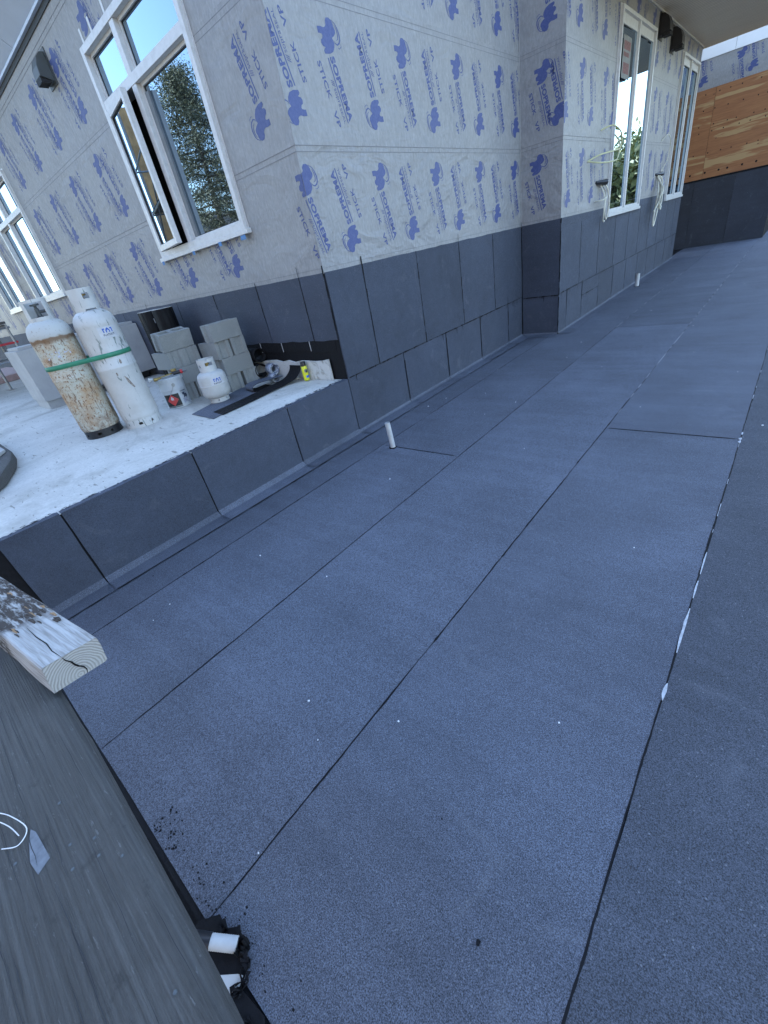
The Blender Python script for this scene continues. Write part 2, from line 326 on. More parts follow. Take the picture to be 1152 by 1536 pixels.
def sheet(b, u0, u1, z0, z1, d0, d1, amp=0.004, step=0.12, bot=None):
    """thin sheet with slightly uneven edges in a wall basis"""
    n = max(2, int((z1 - z0) / step)); m = max(2, int((u1 - u0) / step))
    P = wavy(b(u0, z0, d0), b(u1, z0, d0), m, bot if bot is not None else amp, (0, 0, 1)) + wavy(b(u1, z0, d0), b(u1, z1, d0), n, amp, b.u) + wavy(b(u1, z1, d0), b(u0, z1, d0), m, amp, (0, 0, 1)) + wavy(b(u0, z1, d0), b(u0, z0, d0), n, amp, b.u)
    return MB().prism(P, b.n * (d1 - d0))
def flat(x0, x1, y0, y1, z0, z1, amp=0.003, step=0.2):
    n = max(2, int((y1 - y0) / step)); m = max(2, int((x1 - x0) / step))
    P = wavy((x0, y0, z0), (x1, y0, z0), m, amp, (0, 1, 0)) + wavy((x1, y0, z0), (x1, y1, z0), n, amp, (1, 0, 0)) + wavy((x1, y1, z0), (x0, y1, z0), m, amp, (0, 1, 0)) + wavy((x0, y1, z0), (x0, y0, z0), n, amp, (1, 0, 0))
    return MB().prism(P, (0, 0, z1 - z0))
def smooth_path(P, sub=6):
    P = [Vector(p) for p in P]; out = []
    for i in range(len(P) - 1):
        a, b_, c, d = P[max(i - 1, 0)], P[i], P[i + 1], P[min(i + 2, len(P) - 1)]
        for k in range(sub):
            t = k / sub; out.append(0.5 * ((2 * b_) + (c - a) * t + (2 * a - 5 * b_ + 4 * c - d) * t * t + (3 * b_ - a - 3 * c + d) * t ** 3))
    return out + [P[-1]]
_txt = {}
def text2d(s, bold=0.0):
    """letter outlines as 2d verts, faces; unit cap height, starting at 0,0"""
    if (s, bold) in _txt: return _txt[(s, bold)]
    cu = bpy.data.curves.new('t', 'FONT'); cu.body = s; cu.size = 1.0; cu.offset = bold; cu.resolution_u = 3; cu.space_character = 1.02 + bold
    o = bpy.data.objects.new('t', cu); col.objects.link(o); dg = bpy.context.evaluated_depsgraph_get(); me = o.evaluated_get(dg).to_mesh()
    v = [(p.co.x, p.co.y) for p in me.vertices]; f = [tuple(p.vertices) for p in me.polygons]
    o.evaluated_get(dg).to_mesh_clear(); bpy.data.objects.remove(o); bpy.data.curves.remove(cu)
    x0 = min(a for a, _ in v); x1 = max(a for a, _ in v); y0 = min(c for _, c in v); y1 = max(c for _, c in v)
    _txt[(s, bold)] = ([((a - x0) / (x1 - x0), (c - y0) / (y1 - y0)) for a, c in v], f); return _txt[(s, bold)]
def put_text(mb, s, u0, v0, wd, ht, fn, bold=0.0, mi=0, shear=0.0):
    v, f = text2d(s, bold); mb.add([fn(u0 + a * wd + shear * c, v0 + c * ht) for a, c in v], f, mi)
def strip2d(mb, P, wd, fn, mi=0):
    P = [Vector((*p, 0)) for p in P]; vs = []
    for i, p in enumerate(P):
        t = (P[min(i + 1, len(P) - 1)] - P[max(i - 1, 0)]).normalized(); n = Vector((-t.y, t.x, 0)); w_ = wd * (1 - abs(2 * i / (len(P) - 1) - 1) ** 2 * 0.8)
        vs += [fn(*(p + n * w_).xy), fn(*(p - n * w_).xy)]
    mb.add(vs, [(2 * i, 2 * i + 1, 2 * i + 3, 2 * i + 2) for i in range(len(P) - 1)], mi)

# ------------------------------------------------------------------ the print on the house wrap (local u = reading direction, v = up of the letters)
ELE = [(-0.225, 0.122), (-0.22, 0.154), (-0.2, 0.178), (-0.177, 0.186), (-0.162, 0.185), (-0.139, 0.192), (-0.121, 0.183), (-0.108, 0.156), (-0.103, 0.126), (-0.086, 0.133), (-0.068, 0.136), (-0.044, 0.122), (-0.022, 0.09), (-0.018, 0.043), (-0.029, -0.015), (-0.048, -0.019), (-0.058, -0.005), (-0.062, 0.011), (-0.068, 0.005), (-0.075, -0.014), (-0.096, -0.025), (-0.116, -0.014), (-0.12, 0.006), (-0.133, 0.018), (-0.144, 0.016), (-0.153, -0.006), (-0.156, -0.025), (-0.196, -0.017), (-0.189, 0.026), (-0.176, 0.057), (-0.178, 0.079), (-0.186, 0.095), (-0.207, 0.099)]
def print_mesh():
    mb = MB(); fn = lambda u, v: (u, v, 0)
    mb.add([fn(*p) for p in ELE], [tuple(range(len(ELE)))])
    strip2d(mb, [(-0.205, 0.176), (-0.177, 0.21), (-0.144, 0.225), (-0.105, 0.228), (-0.074, 0.219), (-0.058, 0.199), (-0.052, 0.168), (-0.067, 0.145), (-0.085, 0.138)], 0.0065, fn)
    strip2d(mb, [(-0.172, 0.197), (-0.139, 0.211), (-0.105, 0.208), (-0.084, 0.194), (-0.078, 0.17)], 0.0045, fn)
    strip2d(mb, [(-0.052, 0.213), (-0.033, 0.21), (-0.025, 0.181), (-0.035, 0.162)], 0.003, fn)
    put_text(mb, 'SOPREMA', 0.0, 0.022, 0.436, 0.062, fn, 0.045)
    mb.add([fn(0, -0.003), fn(0.44, -0.003), fn(0.44, 0.0085), fn(0, 0.0085)], [(0, 1, 2, 3)])
    for i in range(3):
        u = 0.128 + i * 0.014; mb.add([fn(u, -0.052), fn(u + 0.006, -0.052), fn(u + 0.028, -0.014), fn(u + 0.022, -0.014)], [(0, 1, 2, 3)])
    put_text(mb, 'sopra', 0.19, -0.058, 0.125, 0.04, fn, 0.0); put_text(mb, 'SEAL', 0.323, -0.049, 0.11, 0.026, fn, 0.0)
    put_text(mb, 'STICK', -0.005, -0.15, 0.245, 0.048, fn, 0.02); put_text(mb, 'VP', 0.32, -0.15, 0.12, 0.048, fn, 0.02)
    return mb
PM = print_mesh().mesh('printed_logo', M['ink'])
PT = R(15.2)
PUV = [(p.co.x, p.co.y) for p in PM.vertices]
def put_print(parent, b, h, z, flip, rect, d=0.0018):
    """one print; rect = list of (u0,u1,z0,z1) areas of paper it may cover"""
    s = -1 if flip else 1
    r = (math.sin(PT) * s, -math.cos(PT) * s); n = (math.cos(PT) * s, math.sin(PT) * s)
    H = [(h + u * r[0] + v * n[0], z + u * r[1] + v * n[1]) for u, v in PUV]
    u0 = min(a for a, _ in H); u1 = max(a for a, _ in H); z0 = min(c for _, c in H); z1 = max(c for _, c in H)
    mw = Matrix.Identity(4); ex = b.u * r[0] + Vector((0, 0, r[1])); ey = b.u * n[0] + Vector((0, 0, n[1])); o = b(h, z, d)
    for i in range(3): mw[i][0] = ex[i]; mw[i][1] = ey[i]; mw[i][2] = b.n[i]; mw[i][3] = o[i]
    for (a0, a1, c0, c1) in rect:
        if u1 <= a0 or u0 >= a1 or z1 <= c0 or z0 >= c1: continue
        if u0 >= a0 and u1 <= a1 and z0 >= c0 and z1 <= c1: me = PM
        else:
            bm = bmesh.new(); bm.from_mesh(PM); inv = mw.inverted()
            for co, no in ((b(a0, 0), -b.u), (b(a1, 0), b.u), (b(0, c0), Vector((0, 0, -1))), (b(0, c1), Vector((0, 0, 1)))):
                bmesh.ops.bisect_plane(bm, geom=bm.verts[:] + bm.edges[:] + bm.faces[:], plane_co=inv @ co, plane_no=inv.to_3x3() @ no, clear_outer=True)
            if len(bm.faces) < 1: bm.free(); continue
            me = bpy.data.meshes.new('printed_logo'); bm.to_mesh(me); bm.free(); me.materials.clear(); me.materials.append(M['ink'])
        q = link('printed_logo', me, parent); q.matrix_world = mw

# ------------------------------------------------------------------ the setting: ground, deck, platform
DEP = 0.62      # step of the right wall
g = MB(); g.add([(-400, -400, -0.9), (400, -400, -0.9), (400, 400, -0.9), (-400, 400, -0.9)], [(0, 1, 2, 3)])
tag(g.build('ground', M['soil']), kind='structure')
deck = MB().box(-0.02, 6.6, -3.445, 24, -0.4, -0.008).build('deck', M['bitumen']); tag(deck, 'bitumen deck slab under the cap sheets', kind='structure')
XS = [0.53, 1.45, 2.44, 3.39, 4.38, 5.37, 6.36]
cross = {0: [-0.213, 8.62, 12.85], 1: [4.69, 7.74, 15.0], 2: [0.70, 9.6, 17.0], 3: [5.9, 13.6], 4: [2.2, 11.0], 5: [7.0, 15.5]}
for i in range(6):
    ys = [-3.43] + cross[i] + [23.9]
    for y0, y1 in zip(ys, ys[1:]):
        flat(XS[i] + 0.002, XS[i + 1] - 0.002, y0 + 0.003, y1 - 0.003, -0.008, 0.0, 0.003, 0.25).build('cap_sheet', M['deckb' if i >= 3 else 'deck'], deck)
flat(0.012, 0.527, -3.40, 4.38, -0.008, -0.0005, 0.003, 0.25).build('cap_sheet', M['deck'], deck)
# bitumen bleed and white release film along seams
bl = MB()
def ribbon_line(p0, p1, wmin, wmax, step, z_):
    p0 = Vector(p0); p1 = Vector(p1); L_ = (p1 - p0).length; n = int(L_ / step); t = (p1 - p0) / L_; q = Vector((-t.y, t.x, 0)); V = []; wv_ = wmin; off = 0
    for i in range(n + 1):
        wv_ = max(wmin, min(wmax, wv_ + jit((wmax - wmin) * .45))); off = max(-.003, min(.003, off + jit(.0015)))
        if random.random() < .05: wv_ = wmax * random.uniform(1, 1.9)
        c = p0 + t * (L_ * i / n) + q * off; V += [c + q * wv_ + Vector((0, 0, z_)), c - q * wv_ * random.uniform(.6, 1.1) + Vector((0, 0, z_))]
    bl.add(V, [(2 * i, 2 * i + 1, 2 * i + 3, 2 * i + 2) for i in range(n)])
for xs in XS[:5]: ribbon_line((xs, -3.42, 0), (xs, 14, 0), .0014, .0042, .025, .0014)
ribbon_line((.2, -3.25, 0), (.2, 4.2, 0), .002, .006, .03, .0068)
for cy, x0, x1 in ((0.70, 2.44, 3.39), (-0.213, 0.70, 1.45)):
    x = x0
    while x < x1 - .11:
        x += random.uniform(.02, .05); bl.add([(x, cy - .008 + jit(.003), .0012), (x + .06, cy - .008 + jit(.003), .0012), (x + .06, cy + .004, .0012), (x, cy + .004, .0012)], [(0, 1, 2, 3)])
# smears of bitumen near the deck's open edge
for k in range(130):
    x = 2.0 + random.random() ** 2 * 0.9 if k < 150 else random.uniform(2.55, 3.0); y = -3.42 + abs(random.gauss(0, 0.045)); l = random.uniform(.002, .009)
    a = random.uniform(0, 6.28); bl.add([(x + l * math.cos(a + t) * random.uniform(.4, 1), y + .6 * l * math.sin(a + t) * random.uniform(.4, 1), .0015) for t in (0, 1.2, 2.5, 3.7, 5)], [(0, 1, 2, 3, 4)])
tag(bl.build('bitumen_bleed', M['bitumen'], deck), kind='stuff')
wf = MB()
def film(x, y0, y1, p, wmax):
    y = y0
    while y < y1:
        L_ = random.uniform(.03, .16)
        if random.random() < p:
            a, c = random.uniform(.3, 1) * wmax, random.uniform(.3, 1) * wmax
            wf.add([(x - a, y, .0022), (x + a, y, .0022), (x + c, y + L_, .0022), (x - c, y + L_, .0022)], [(0, 1, 2, 3)])
        y += L_
film(2.44, 1.0, 12.5, 0.6, .0032); film(3.392, -1.9, 9, 0.3, .0022); film(1.452, 4.5, 10, 0.55, .0035); film(0.2, -3, 4, .08, .002)
for y0, L_, w_ in ((-1.63, .30, .008), (-1.9, .09, .011), (.62, .05, .012), (.68, .04, .015), (.78, .05, .009), (-1.25, .14, .005), (-1.05, .2, .004)):
    P = []
    for i in range(7):
        t = i / 6; P.append((3.392 - w_ * math.sin(math.pi * t) * random.uniform(.5, 1), y0 + L_ * t, .003))
    for i in range(6, -1, -1):
        t = i / 6; P.append((3.394 + .35 * w_ * math.sin(math.pi * t) * random.uniform(.5, 1) + .001, y0 + L_ * t, .003))
    wf.prism(P, (0, 0, .002))
tag(wf.build('release_film', simple('release film', (.42, .43, .45), .6, 0, .3, 60), deck), kind='stuff')
# scattered crumbs on the deck
cr = MB()
spots = [(2.55, -2.55), (2.9, -2.75), (3.1, -2.2), (.9, -2.1), (.35, .9), (.42, 1.2), (1.7, 5.8), (1.2, 3.8), (.3, -2.66), (1.35, 1.2), (2.1, 8.5), (1.6, 9.5), (3.15, -2.95), (3.5, 1.0)]
spots += [(random.uniform(.3, 6), -3.3 + 14 * random.random() ** 1.6) for _ in range(60)]
for i, (x, y) in enumerate(spots):
    r_ = random.uniform(.0022, .005) * (1.5 if i < 14 else 1); a = random.random() * 6
    P = [(x + r_ * random.uniform(.6, 1.2) * math.cos(a + t), y + r_ * random.uniform(.6, 1.6) * math.sin(a + t), 0.0) for t in (0, 1.3, 2.4, 3.6, 5)]
    cr.prism(P, (0, 0, r_ * .8), 0 if random.random() < .7 else 1)
tag(cr.build('crumbs', [M['string'], M['bitumen']], deck), kind='stuff')

HL = 0.61      # platform height
plat = MB().box(-16, -0.008, -3.25, 0.02, -0.9, HL).build('platform', M['concrete']); tag(plat, 'pale concrete platform', kind='structure')
LEDGE = B((0, 0, 0), (0, 1, 0), (1, 0, 0))
MB().box(-.0075, -.0068, -3.25, 0.0, -.3, HL - .003).build('backing', M['bitumen'], plat)
ys = [-3.27, -2.89, -1.90, -0.875, 0.0]
for y0, y1 in zip(ys, ys[1:]):
    s = sheet(LEDGE, y0 + .006, y1 - .006, 0.022, HL + .004, -.006, 0.002, .003)
    s.build('membrane_panel', M['wallmem'], plat)
    # turn-in over the edge with a ragged end, and cant onto the deck
    P = [(0.002, y0 + .005, HL + .004), (0.002, y1 - .005, HL + .004)]; n = 14
    for i in range(n + 1):
        t = i / n; P.append((-0.062 + jit(.014), y1 - .005 + (y0 - y1 + .01) * t, HL + .004))
    MB().prism(P, (0, 0, .004)).build('membrane_flap', M['wallmem'], plat)
    e = 0.02
    MB().add([(0.0022, y0 + .004, .03), (0.0022, y1 - .004, .03), (.022, y1 - .004, .008), (.022, y0 + .004, .008), (.19 + jit(.01), y1 - .05, .0065), (.19 + jit(.01), y0 + .005, .0065), (.001, y0 + .004, .044), (.001, y1 - .004, .044), (.05, y1 - .004, .001), (.05, y0 + .004, .001)],
             [(0, 1, 2, 3), (3, 2, 4, 5), (6, 9, 8, 7)]).build('membrane_turnout', M['deck'], plat)
# ragged dark torch marks and torn bits along the ledge lip
tr_ = MB()
for k in range(230):
    y = random.uniform(-3.2, -.05); u = random.random(); x = -0.06 + jit(.02) - (0.03 * random.random() if y > -1.2 else 0); l = random.uniform(.012, .06)
    tr_.add([(x, y, HL + .0095), (x + random.uniform(.003, .012), y + l * .4, HL + .0095), (x + jit(.006), y + l, HL + .0095), (x - random.uniform(.002, .01), y + l * .5, HL + .0095)], [(0, 1, 2, 3)], random.choice((0, 0, 1)))
tag(tr_.build('torn_edge', [M['bitumen'], M['slab']], plat), kind='stuff')
# black coated end of the platform and the strip beyond the deck edge
tag(MB().box(-5, -0.01, -3.62, -3.252, -0.9, 0.56).build('coated_curb', M['bitumen']), 'black bitumen coated curb at the end of the platform', kind='structure')
tag(MB().box(-0.008, 6.6, -3.62, -3.447, -0.9, -0.16).build('coated_ledge', M['bitumen']), 'black bitumen coated ledge below the deck edge', kind='structure')
tag(MB().box(-16.2, -12.0, -2.2, -0.2, HL + .002, HL + .16).build('kerb', M['pink'], bevel=.02), 'pinkish kerb at the far end of the platform', kind='structure')
tag(MB().box(-80, -16.0, -60, 30, -0.9, HL - .05).build('site_ground', M['soil']), 'bare ground beyond the platform', kind='structure')

# ------------------------------------------------------------------ the building
bld = thing('building', 'grey building wrapped in blue printed house wrap above black membrane', 'building')
bL = B((0, 0, 0), (1, 0, 0), (0, -1, 0)); bM = B((0, 0, 0), (0, 1, 0), (1, 0, 0)); bR = B((DEP, 0, 0), (0, 1, 0), (1, 0, 0)); bT = B((0, 4.4, 0), (1, 0, 0), (0, -1, 0))
TOP = 8.0; REND = 13.3; LEND = -20.0
winL = [(-2.93, -0.965, 2.165, 4.13), (-9.33, -7.36, 2.165, 4.1), (-12.2, -10.23, 2.165, 4.1)]
winR = [(6.58, 8.70, 1.53, 4.15), (11.2, 13.12, 1.53, 4.12)]
def rects(u0, u1, z0, z1, holes):
    us = sorted({u0, u1, *[h for w_ in holes for h in w_[:2] if u0 < h < u1]}); out = []
    for a, c in zip(us, us[1:]):
        m = (a + c) / 2; seg = [(z0, z1)]
        for h in holes:
            if h[0] < m < h[1]:
                ns = []
                for p, q in seg:
                    if h[3] <= p or h[2] >= q: ns.append((p, q)); continue
                    if h[2] > p: ns.append((p, h[2]))
                    if h[3] < q: ns.append((h[3], q))
                seg = ns
        out += [(a, c, p, q) for p, q in seg if q - p > 1e-4]
    return out
def wall_core(b, u0, u1, z0, z1, holes, th=0.2, name='wall'):
    mb = MB()
    for r_ in rects(u0, u1, z0, z1, holes): mb.bbox(b, r_[0], r_[1], r_[2], r_[3], -th, -.006)
    return mb.build(name, M['bitumen'], bld)
wLc = wall_core(bL, LEND, -.2, .3, TOP, winL); wMc = wall_core(bM, .0, 4.4, -.4, TOP, [], name='wall'); wTc = wall_core(bT, .0, DEP - .2, -.4, TOP, []); wRc = wall_core(bR, 4.4, REND, -.4, TOP, winR)
MB().box(-19.8, -.2, .5, 12, -.4, TOP - .1).build('core', M['dark'], bld); MB().box(-19, DEP - .5, 4.9, REND - .3, -.4, TOP).build('core', M['dark'], bld)
MB().box(LEND, DEP - .01, .2, REND - .01, TOP, TOP + .25).build('roof', M['roofd'], bld)
MB().box(LEND, -.2, 12, 12.2, -.4, TOP).build('rear_wall', M['renderw'], bld); MB().box(-.2, DEP - .2, REND - .2, REND, -.4, TOP).build('rear_wall', M['renderw'], bld)

# house wrap courses with prints
CH = 0.966; Z0 = 1.63
def courses(b, u0, u1, zb, top, holes, up, dn, wrinkle, rows, skip=lambda r, h, f: False, zs=0.0):
    z = zb; r = 0
    while z < top - .05:
        z1 = min(z + CH, top); rc = rects(u0, u1, z, z1 + (.03 if z1 < top else 0), holes); mb = MB(); dd = .001 + .0012 * (r % 2)
        comps = []
        for q_ in rc:
            hit = [c_ for c_ in comps if any(min(q_[1], e[1]) - max(q_[0], e[0]) > -1e-6 and min(q_[3], e[3]) - max(q_[2], e[2]) > -1e-6 and (q_[1] - q_[0]) for e in c_)]
            new = [q_] + [e for c_ in hit for e in c_]; comps = [c_ for c_ in comps if c_ not in hit] + [new]
        os_ = []
        for c_ in comps:
            mb = MB()
            for (a, c, p, q) in c_: mb.bbox(b, a, c, p, q, -.005, dd)
            os_.append((mb.build('wrap_course', M['paperw' if r in wrinkle else 'paper'], bld), c_))
        o = os_[0][0]
        if z > zb + .1:        # printed lap lines
            for dz in (-.005, -.047):
                for (a, c, p, q) in rects(u0, u1, z + dz, z + dz + .004, holes): MB().bbox(b, a, c, p, q, .0024, .0032).build('lap_line', M['line'], bld)
        else:
            ln = MB(); ln.bbox(b, u0 + .02, u1 - .02, z + .045, z + .048, .0024, .0032); ln.build('lap_line', M['line'], bld)
        if r < rows:
            rc2 = rects(u0, u1, z, z1, holes); k = r % len(up)
            zu = 3.181 - CH + r * CH + zs; zd = 2.973 - CH + r * CH + zs
            for base, f, zz in ((up[k], 0, zu), (dn[k], 1, zd)):
                h = base
                while h - 1.04 > u0 - .6: h -= 1.04
                while h < u1 + .6:
                    if not skip(r, h, f):
                        for oo, c_ in os_:
                            rr_ = [x_ for x_ in rc2 if any(x_[0] >= e[0] - 1e-6 and x_[1] <= e[1] + 1e-6 for e in c_)]
                            put_print(oo, b, h, zz, f, rr_, dd + .0012)
                    h += 1.04
        z = z1; r += 1
courses(bM, 0, 4.4, Z0, TOP, [], [-.02, .604, .1], [.54, .149, .72], {0}, 3)
courses(bL, LEND, 0, Z0, TOP, winL, [-3.79 + (.65 - .65), -3.79, -3.79], [-3.41, -3.42, -3.48], set(), 3, lambda r, h, f: (h > -.75 and not f and not (r == 0 and h > -.1)) or (r == 0 and f and h > -.5) or (h > .1))
put_print([o_ for o_ in bld.children if o_.name.startswith('wrap_course')][-8], bL, -.02, 3.181 - CH, 0, [(-.3, 0, Z0, Z0 + CH)], .0034)
courses(bT, 0, DEP, Z0, TOP, [], [.212, .28, .9], [2, .6, .44], {0}, 3, lambda r, h, f: not (-.05 < h < .75) or (r == 0 and h < .1) or (r == 1 and h < .1))
courses(bR, 4.4, REND, Z0, 4.43, winR, [5.13, 5.0, 5.4], [4.69, 5.53, 4.92], set(), 3)
MB().bbox(bR, 4.4, REND, 4.43, TOP, -.005, .001).build('wrap_course', M['paper'], bld)
# light laps at the vertical corners
for b_, u in ((bT, .006),): MB().bbox(b_, u, u + .006, Z0, 4.4, .002, .006).build('corner_tape', M['slab'], bld)

# membrane cladding
def drips(parent, b, u0, u1, z, n, horiz=True):
    mb = MB(); u = u0
    while u < u1:
        l = random.uniform(.02, .09); th = random.uniform(.003, .012)
        mb.add([b(u, z - th, .0105), b(u + l, z - th * random.random(), .0105), b(u + l, z + th * .7, .0105), b(u, z + th * .7, .0105)], [(0, 1, 2, 3)])
        if random.random() < .13:
            L_ = random.uniform(.02, .1); mb.add([b(u, z, .0107), b(u + .012, z, .0107), b(u + .008, z - L_, .0107), b(u + .003, z - L_, .0107)], [(0, 1, 2, 3)])
        u += l * random.uniform(.9, 1.25)
    o = mb.build('bitumen_bleed', M['bitumen'], parent); tag(o, kind='stuff')
def vdrip(parent, b, u, z0, z1):
    mb = MB(); z = z0
    while z < z1:
        l = random.uniform(.03, .12); t = random.uniform(.003, .012)
        if random.random() < .8: mb.add([b(u - t, z, .0106), b(u + t * .7, z, .0106), b(u + t, z + l, .0106), b(u - t * .6, z + l, .0106)], [(0, 1, 2, 3)])
        z += l
    if mb.v: tag(mb.build('bitumen_bleed', M['bitumen'], parent), kind='stuff')
def clad(core, b, us_up, us_lo, zm, ztop, turn=True):
    for u0, u1 in zip(us_up, us_up[1:]):
        sheet(b, u0 + .005, u1 - .005, zm + .004, ztop, -.006, .008, .0035).build('membrane_panel', M['wallmem'], core); vdrip(core, b, u1, zm, ztop)
    for u0, u1 in zip(us_lo, us_lo[1:]):
        sheet(b, u0 + .005, u1 - .005, .022, zm + .02, -.006, .0035, .003).build('membrane_panel', M['wallmem'], core); vdrip(core, b, u1, .05, zm)
        if turn:
            e = random.uniform(-.012, .012); c = .02
            P = [b(u0 + .004, .03, .004), b(u1 - .004, .03, .004), b(u1 - .004, .008, .022), b(u0 + .004, .008, .022), b(u1 - .004, .0065, .12), b(u1 - .06, .0065, .195 + e), b(u0 + .004, .0065, .195 + e)]
            MB().add(P, [(0, 1, 2, 3), (3, 2, 4, 5, 6)]).build('membrane_turnout', M['deck'], core)
    drips(core, b, us_up[0] + .02, us_up[-1] - .02, zm, 1)
clad(wMc, bM, [0.0, .545, 1.51, 2.475, 3.42, 4.39], [0.0, 1.0, 1.965, 2.92, 3.85, 4.39], .625, Z0 + .01)
clad(wTc, bT, [0.012, DEP + .008], [0.012, DEP + .004], .60, Z0 + .01)
clad(wRc, bR, [4.395, 5.297, 6.24, 7.22, 8.11, 9.0, 9.9, 10.8, 11.7, 12.6, REND], [4.395, 4.75, 5.49, 6.42, 7.33, 8.25, 9.2, 10.1, 11.0, 11.95, 12.9, REND], .62, 1.535)
for u0, u1 in ((4.398, 6.56), (8.72, 11.18)): MB().bbox(bR, u0, u1, 1.535, Z0 + .01, -.006, .0055).build('membrane_panel', M['wallmem'], wRc)
MB().bbox(bR, 5.49, 6.42, .40, .62, .0036, .0075).build('membrane_panel', M['wallmem'], wRc); drips(wRc, bR, 5.5, 6.4, .40, 1)
# side wall cladding above the platform: stops short, showing the black backing
for u0, u1 in ((LEND, -15.5), (-15.5, -11), (-11, -8), (-8, -6.1), (-6.1, -5.1), (-5.1, -4.1), (-4.1, -3.1), (-3.1, -2.085), (-2.085, -1.14), (-1.14, -.375), (-.375, -.004)):
    zb = HL + .01 if u1 < -1.7 else 1.03 + jit(.012)
    sheet(bL, u0 + .003, u1 - .003, zb, Z0 + .01, -.006, .007 + .002 * random.random(), .004, bot=.008).build('membrane_panel', M['wallmem'], wLc); vdrip(wLc, bL, u1, zb, Z0)
ust = [-1.7, -1.41, -.98, -.475, -.06]
for u0, u1 in zip(ust, ust[1:]): sheet(bL, u0 + .004, u1 - .004, .915 + jit(.015), 1.05, -.006, .004, .003, bot=.01).build('backing_strip', M['bitumen'], wLc)
for u in ust[1:-1]: MB().bbox(bL, u - .006, u + .004, .92, 1.04, .0045, .006).build('strip_joint', M['slab'], wLc)
fo = MB(); P = []
for i in range(13): P.append(bL(-1.6 + 1.4 * i / 12, HL + .003, .02))
for i in range(12, -1, -1): P.append(bL(-1.6 + 1.4 * i / 12, HL + .21 + jit(.02), .02))
fo.prism(P, (0, -.02, 0)).build('foam_strip', M['foam'], wLc)

# windows
def bar(mb, b, u0, u1, z0, z1, d0, d1): mb.bbox(b, u0, u1, z0, z1, d0, d1)
def window(b, x, layout, label, t=.062, mw=.045):
    u0, u1, z0, z1 = x; w_ = bpy.data.objects.new('window', None); col.objects.link(w_); w_.parent = bld; w_['label'] = label
    f = MB(); D0, D1 = -.12, .045
    for a in ((u0, u0 + t, z0, z1), (u1 - t, u1, z0, z1), (u0 + t, u1 - t, z0, z0 + t), (u0 + t, u1 - t, z1 - t, z1)): bar(f, b, *a, D0, D1)
    mu, mz = layout
    if mz: bar(f, b, u0 + t, u1 - t, mz - .04, mz + .04, D0, D1 - .004)
    for zz0, zz1 in (((z0 + t, mz - .04), (mz + .04, z1 - t)) if mz else ((z0 + t, z1 - t),)): bar(f, b, mu - mw, mu + mw, zz0, zz1, D0, D1 - .008)
    f.build('frame', M['vinyl'], w_, bevel=.004)
    fl = MB()
    for a in ((u0 - .02, u0, z0, z1), (u1, u1 + .02, z0, z1), (u0 - .02, u1 + .02, z1, z1 + .02)): bar(fl, b, *a, .002, .008)
    fl.build('nailing_flange', M['vinyl'], w_)
    MB().bbox(b, u0 - .04, u1 + .04, z0 - .045, z0 - .001, -.02, .06).build('sill', M['vinyl'], w_, bevel=.004)
    return w_
def pane(w_, b, u0, u1, z0, z1, d=-.035, inset=True, tilt=0.0):
    if inset:
        s = MB(); t = .028
        for a in ((u0, u0 + t, z0, z1), (u1 - t, u1, z0, z1), (u0 + t, u1 - t, z0, z0 + t), (u0 + t, u1 - t, z1 - t, z1)): bar(s, b, *a, d - .02, d + .022)
        s.build('glazing_bead', M['vinyl'], w_, bevel=.003)
        gs = MB(); k = t; h = .008
        for a in ((u0 + k, u0 + k + h, z0 + k, z1 - k), (u1 - k - h, u1 - k, z0 + k, z1 - k), (u0 + k + h, u1 - k - h, z0 + k, z0 + k + h), (u0 + k + h, u1 - k - h, z1 - k - h, z1 - k)): bar(gs, b, *a, d - .004, d + .006)
        gs.build('gasket', M['rubber'], w_)
        u0 += t; u1 -= t; z0 += t; z1 -= t
    if tilt: b = B(b((u0 + u1) / 2, 0, 0), b.u * math.cos(tilt) + b.n * math.sin(tilt), b.n * math.cos(tilt) - b.u * math.sin(tilt)); u0, u1 = -(u1 - u0) / 2, (u1 - u0) / 2
    MB().bbox(b, u0, u1, z0, z1, d - .006, d).build('pane', M['glass'], w_)
def big_window(b, x, mu, mz, label, open_=False):
    u0, u1, z0, z1 = x; w_ = window(b, x, (mu, mz), label); t = .062
    pane(w_, b, u0 + t, mu - .045, mz + .04, z1 - t); pane(w_, b, mu + .045, u1 - t, mz + .04, z1 - t); pane(w_, b, mu + .045, u1 - t, z0 + t, mz - .04)
    if not open_: pane(w_, b, u0 + t, mu - .045, z0 + t, mz - .04)
    else:
        MB().bbox(b, u0 + t, mu - .045, z0 + t, mz - .04, -.3, -.19).build('dark_opening', M['dark'], w_)
        a = R(9.5); o = b(u0 + t, 0, .02); sb = B(o, b.u * math.cos(a) + b.n * math.sin(a), b.n * math.cos(a) - b.u * math.sin(a))
        wd = mu - .045 - u0 - t; s = MB(); k = .062; A, C = z0 + t + .005, mz - .045
        for r_ in ((0, k, A, C), (wd - k, wd, A, C), (k, wd - k, A, A + k), (k, wd - k, C - k, C)): bar(s, sb, *r_, -.03, .03)
        s.build('sash', M['vinyl'], w_, bevel=.005)
        g_ = MB(); h = .009
        for r_ in ((k, k + h, A + k, C - k), (wd - k - h, wd - k, A + k, C - k), (k + h, wd - k - h, A + k, A + k + h), (k + h, wd - k - h, C - k - h, C - k)): bar(g_, sb, *r_, -.01, .012)
        g_.build('gasket', M['rubber'], w_); MB().bbox(sb, k, wd - k, A + k, C - k, -.006, 0).build('pane', M['glass'], w_)
        MB().bbox(b, mu + .045 + .03, mu + .045 + .1, z0 + t + .03, mz - .12, -.034, -.012).build('screen_edge', M['grey_alu'], w_)
    return w_
w1 = big_window(bL, winL[0], -2.12, 3.642, 'window with open casement, tree mirrored in its large pane', True)
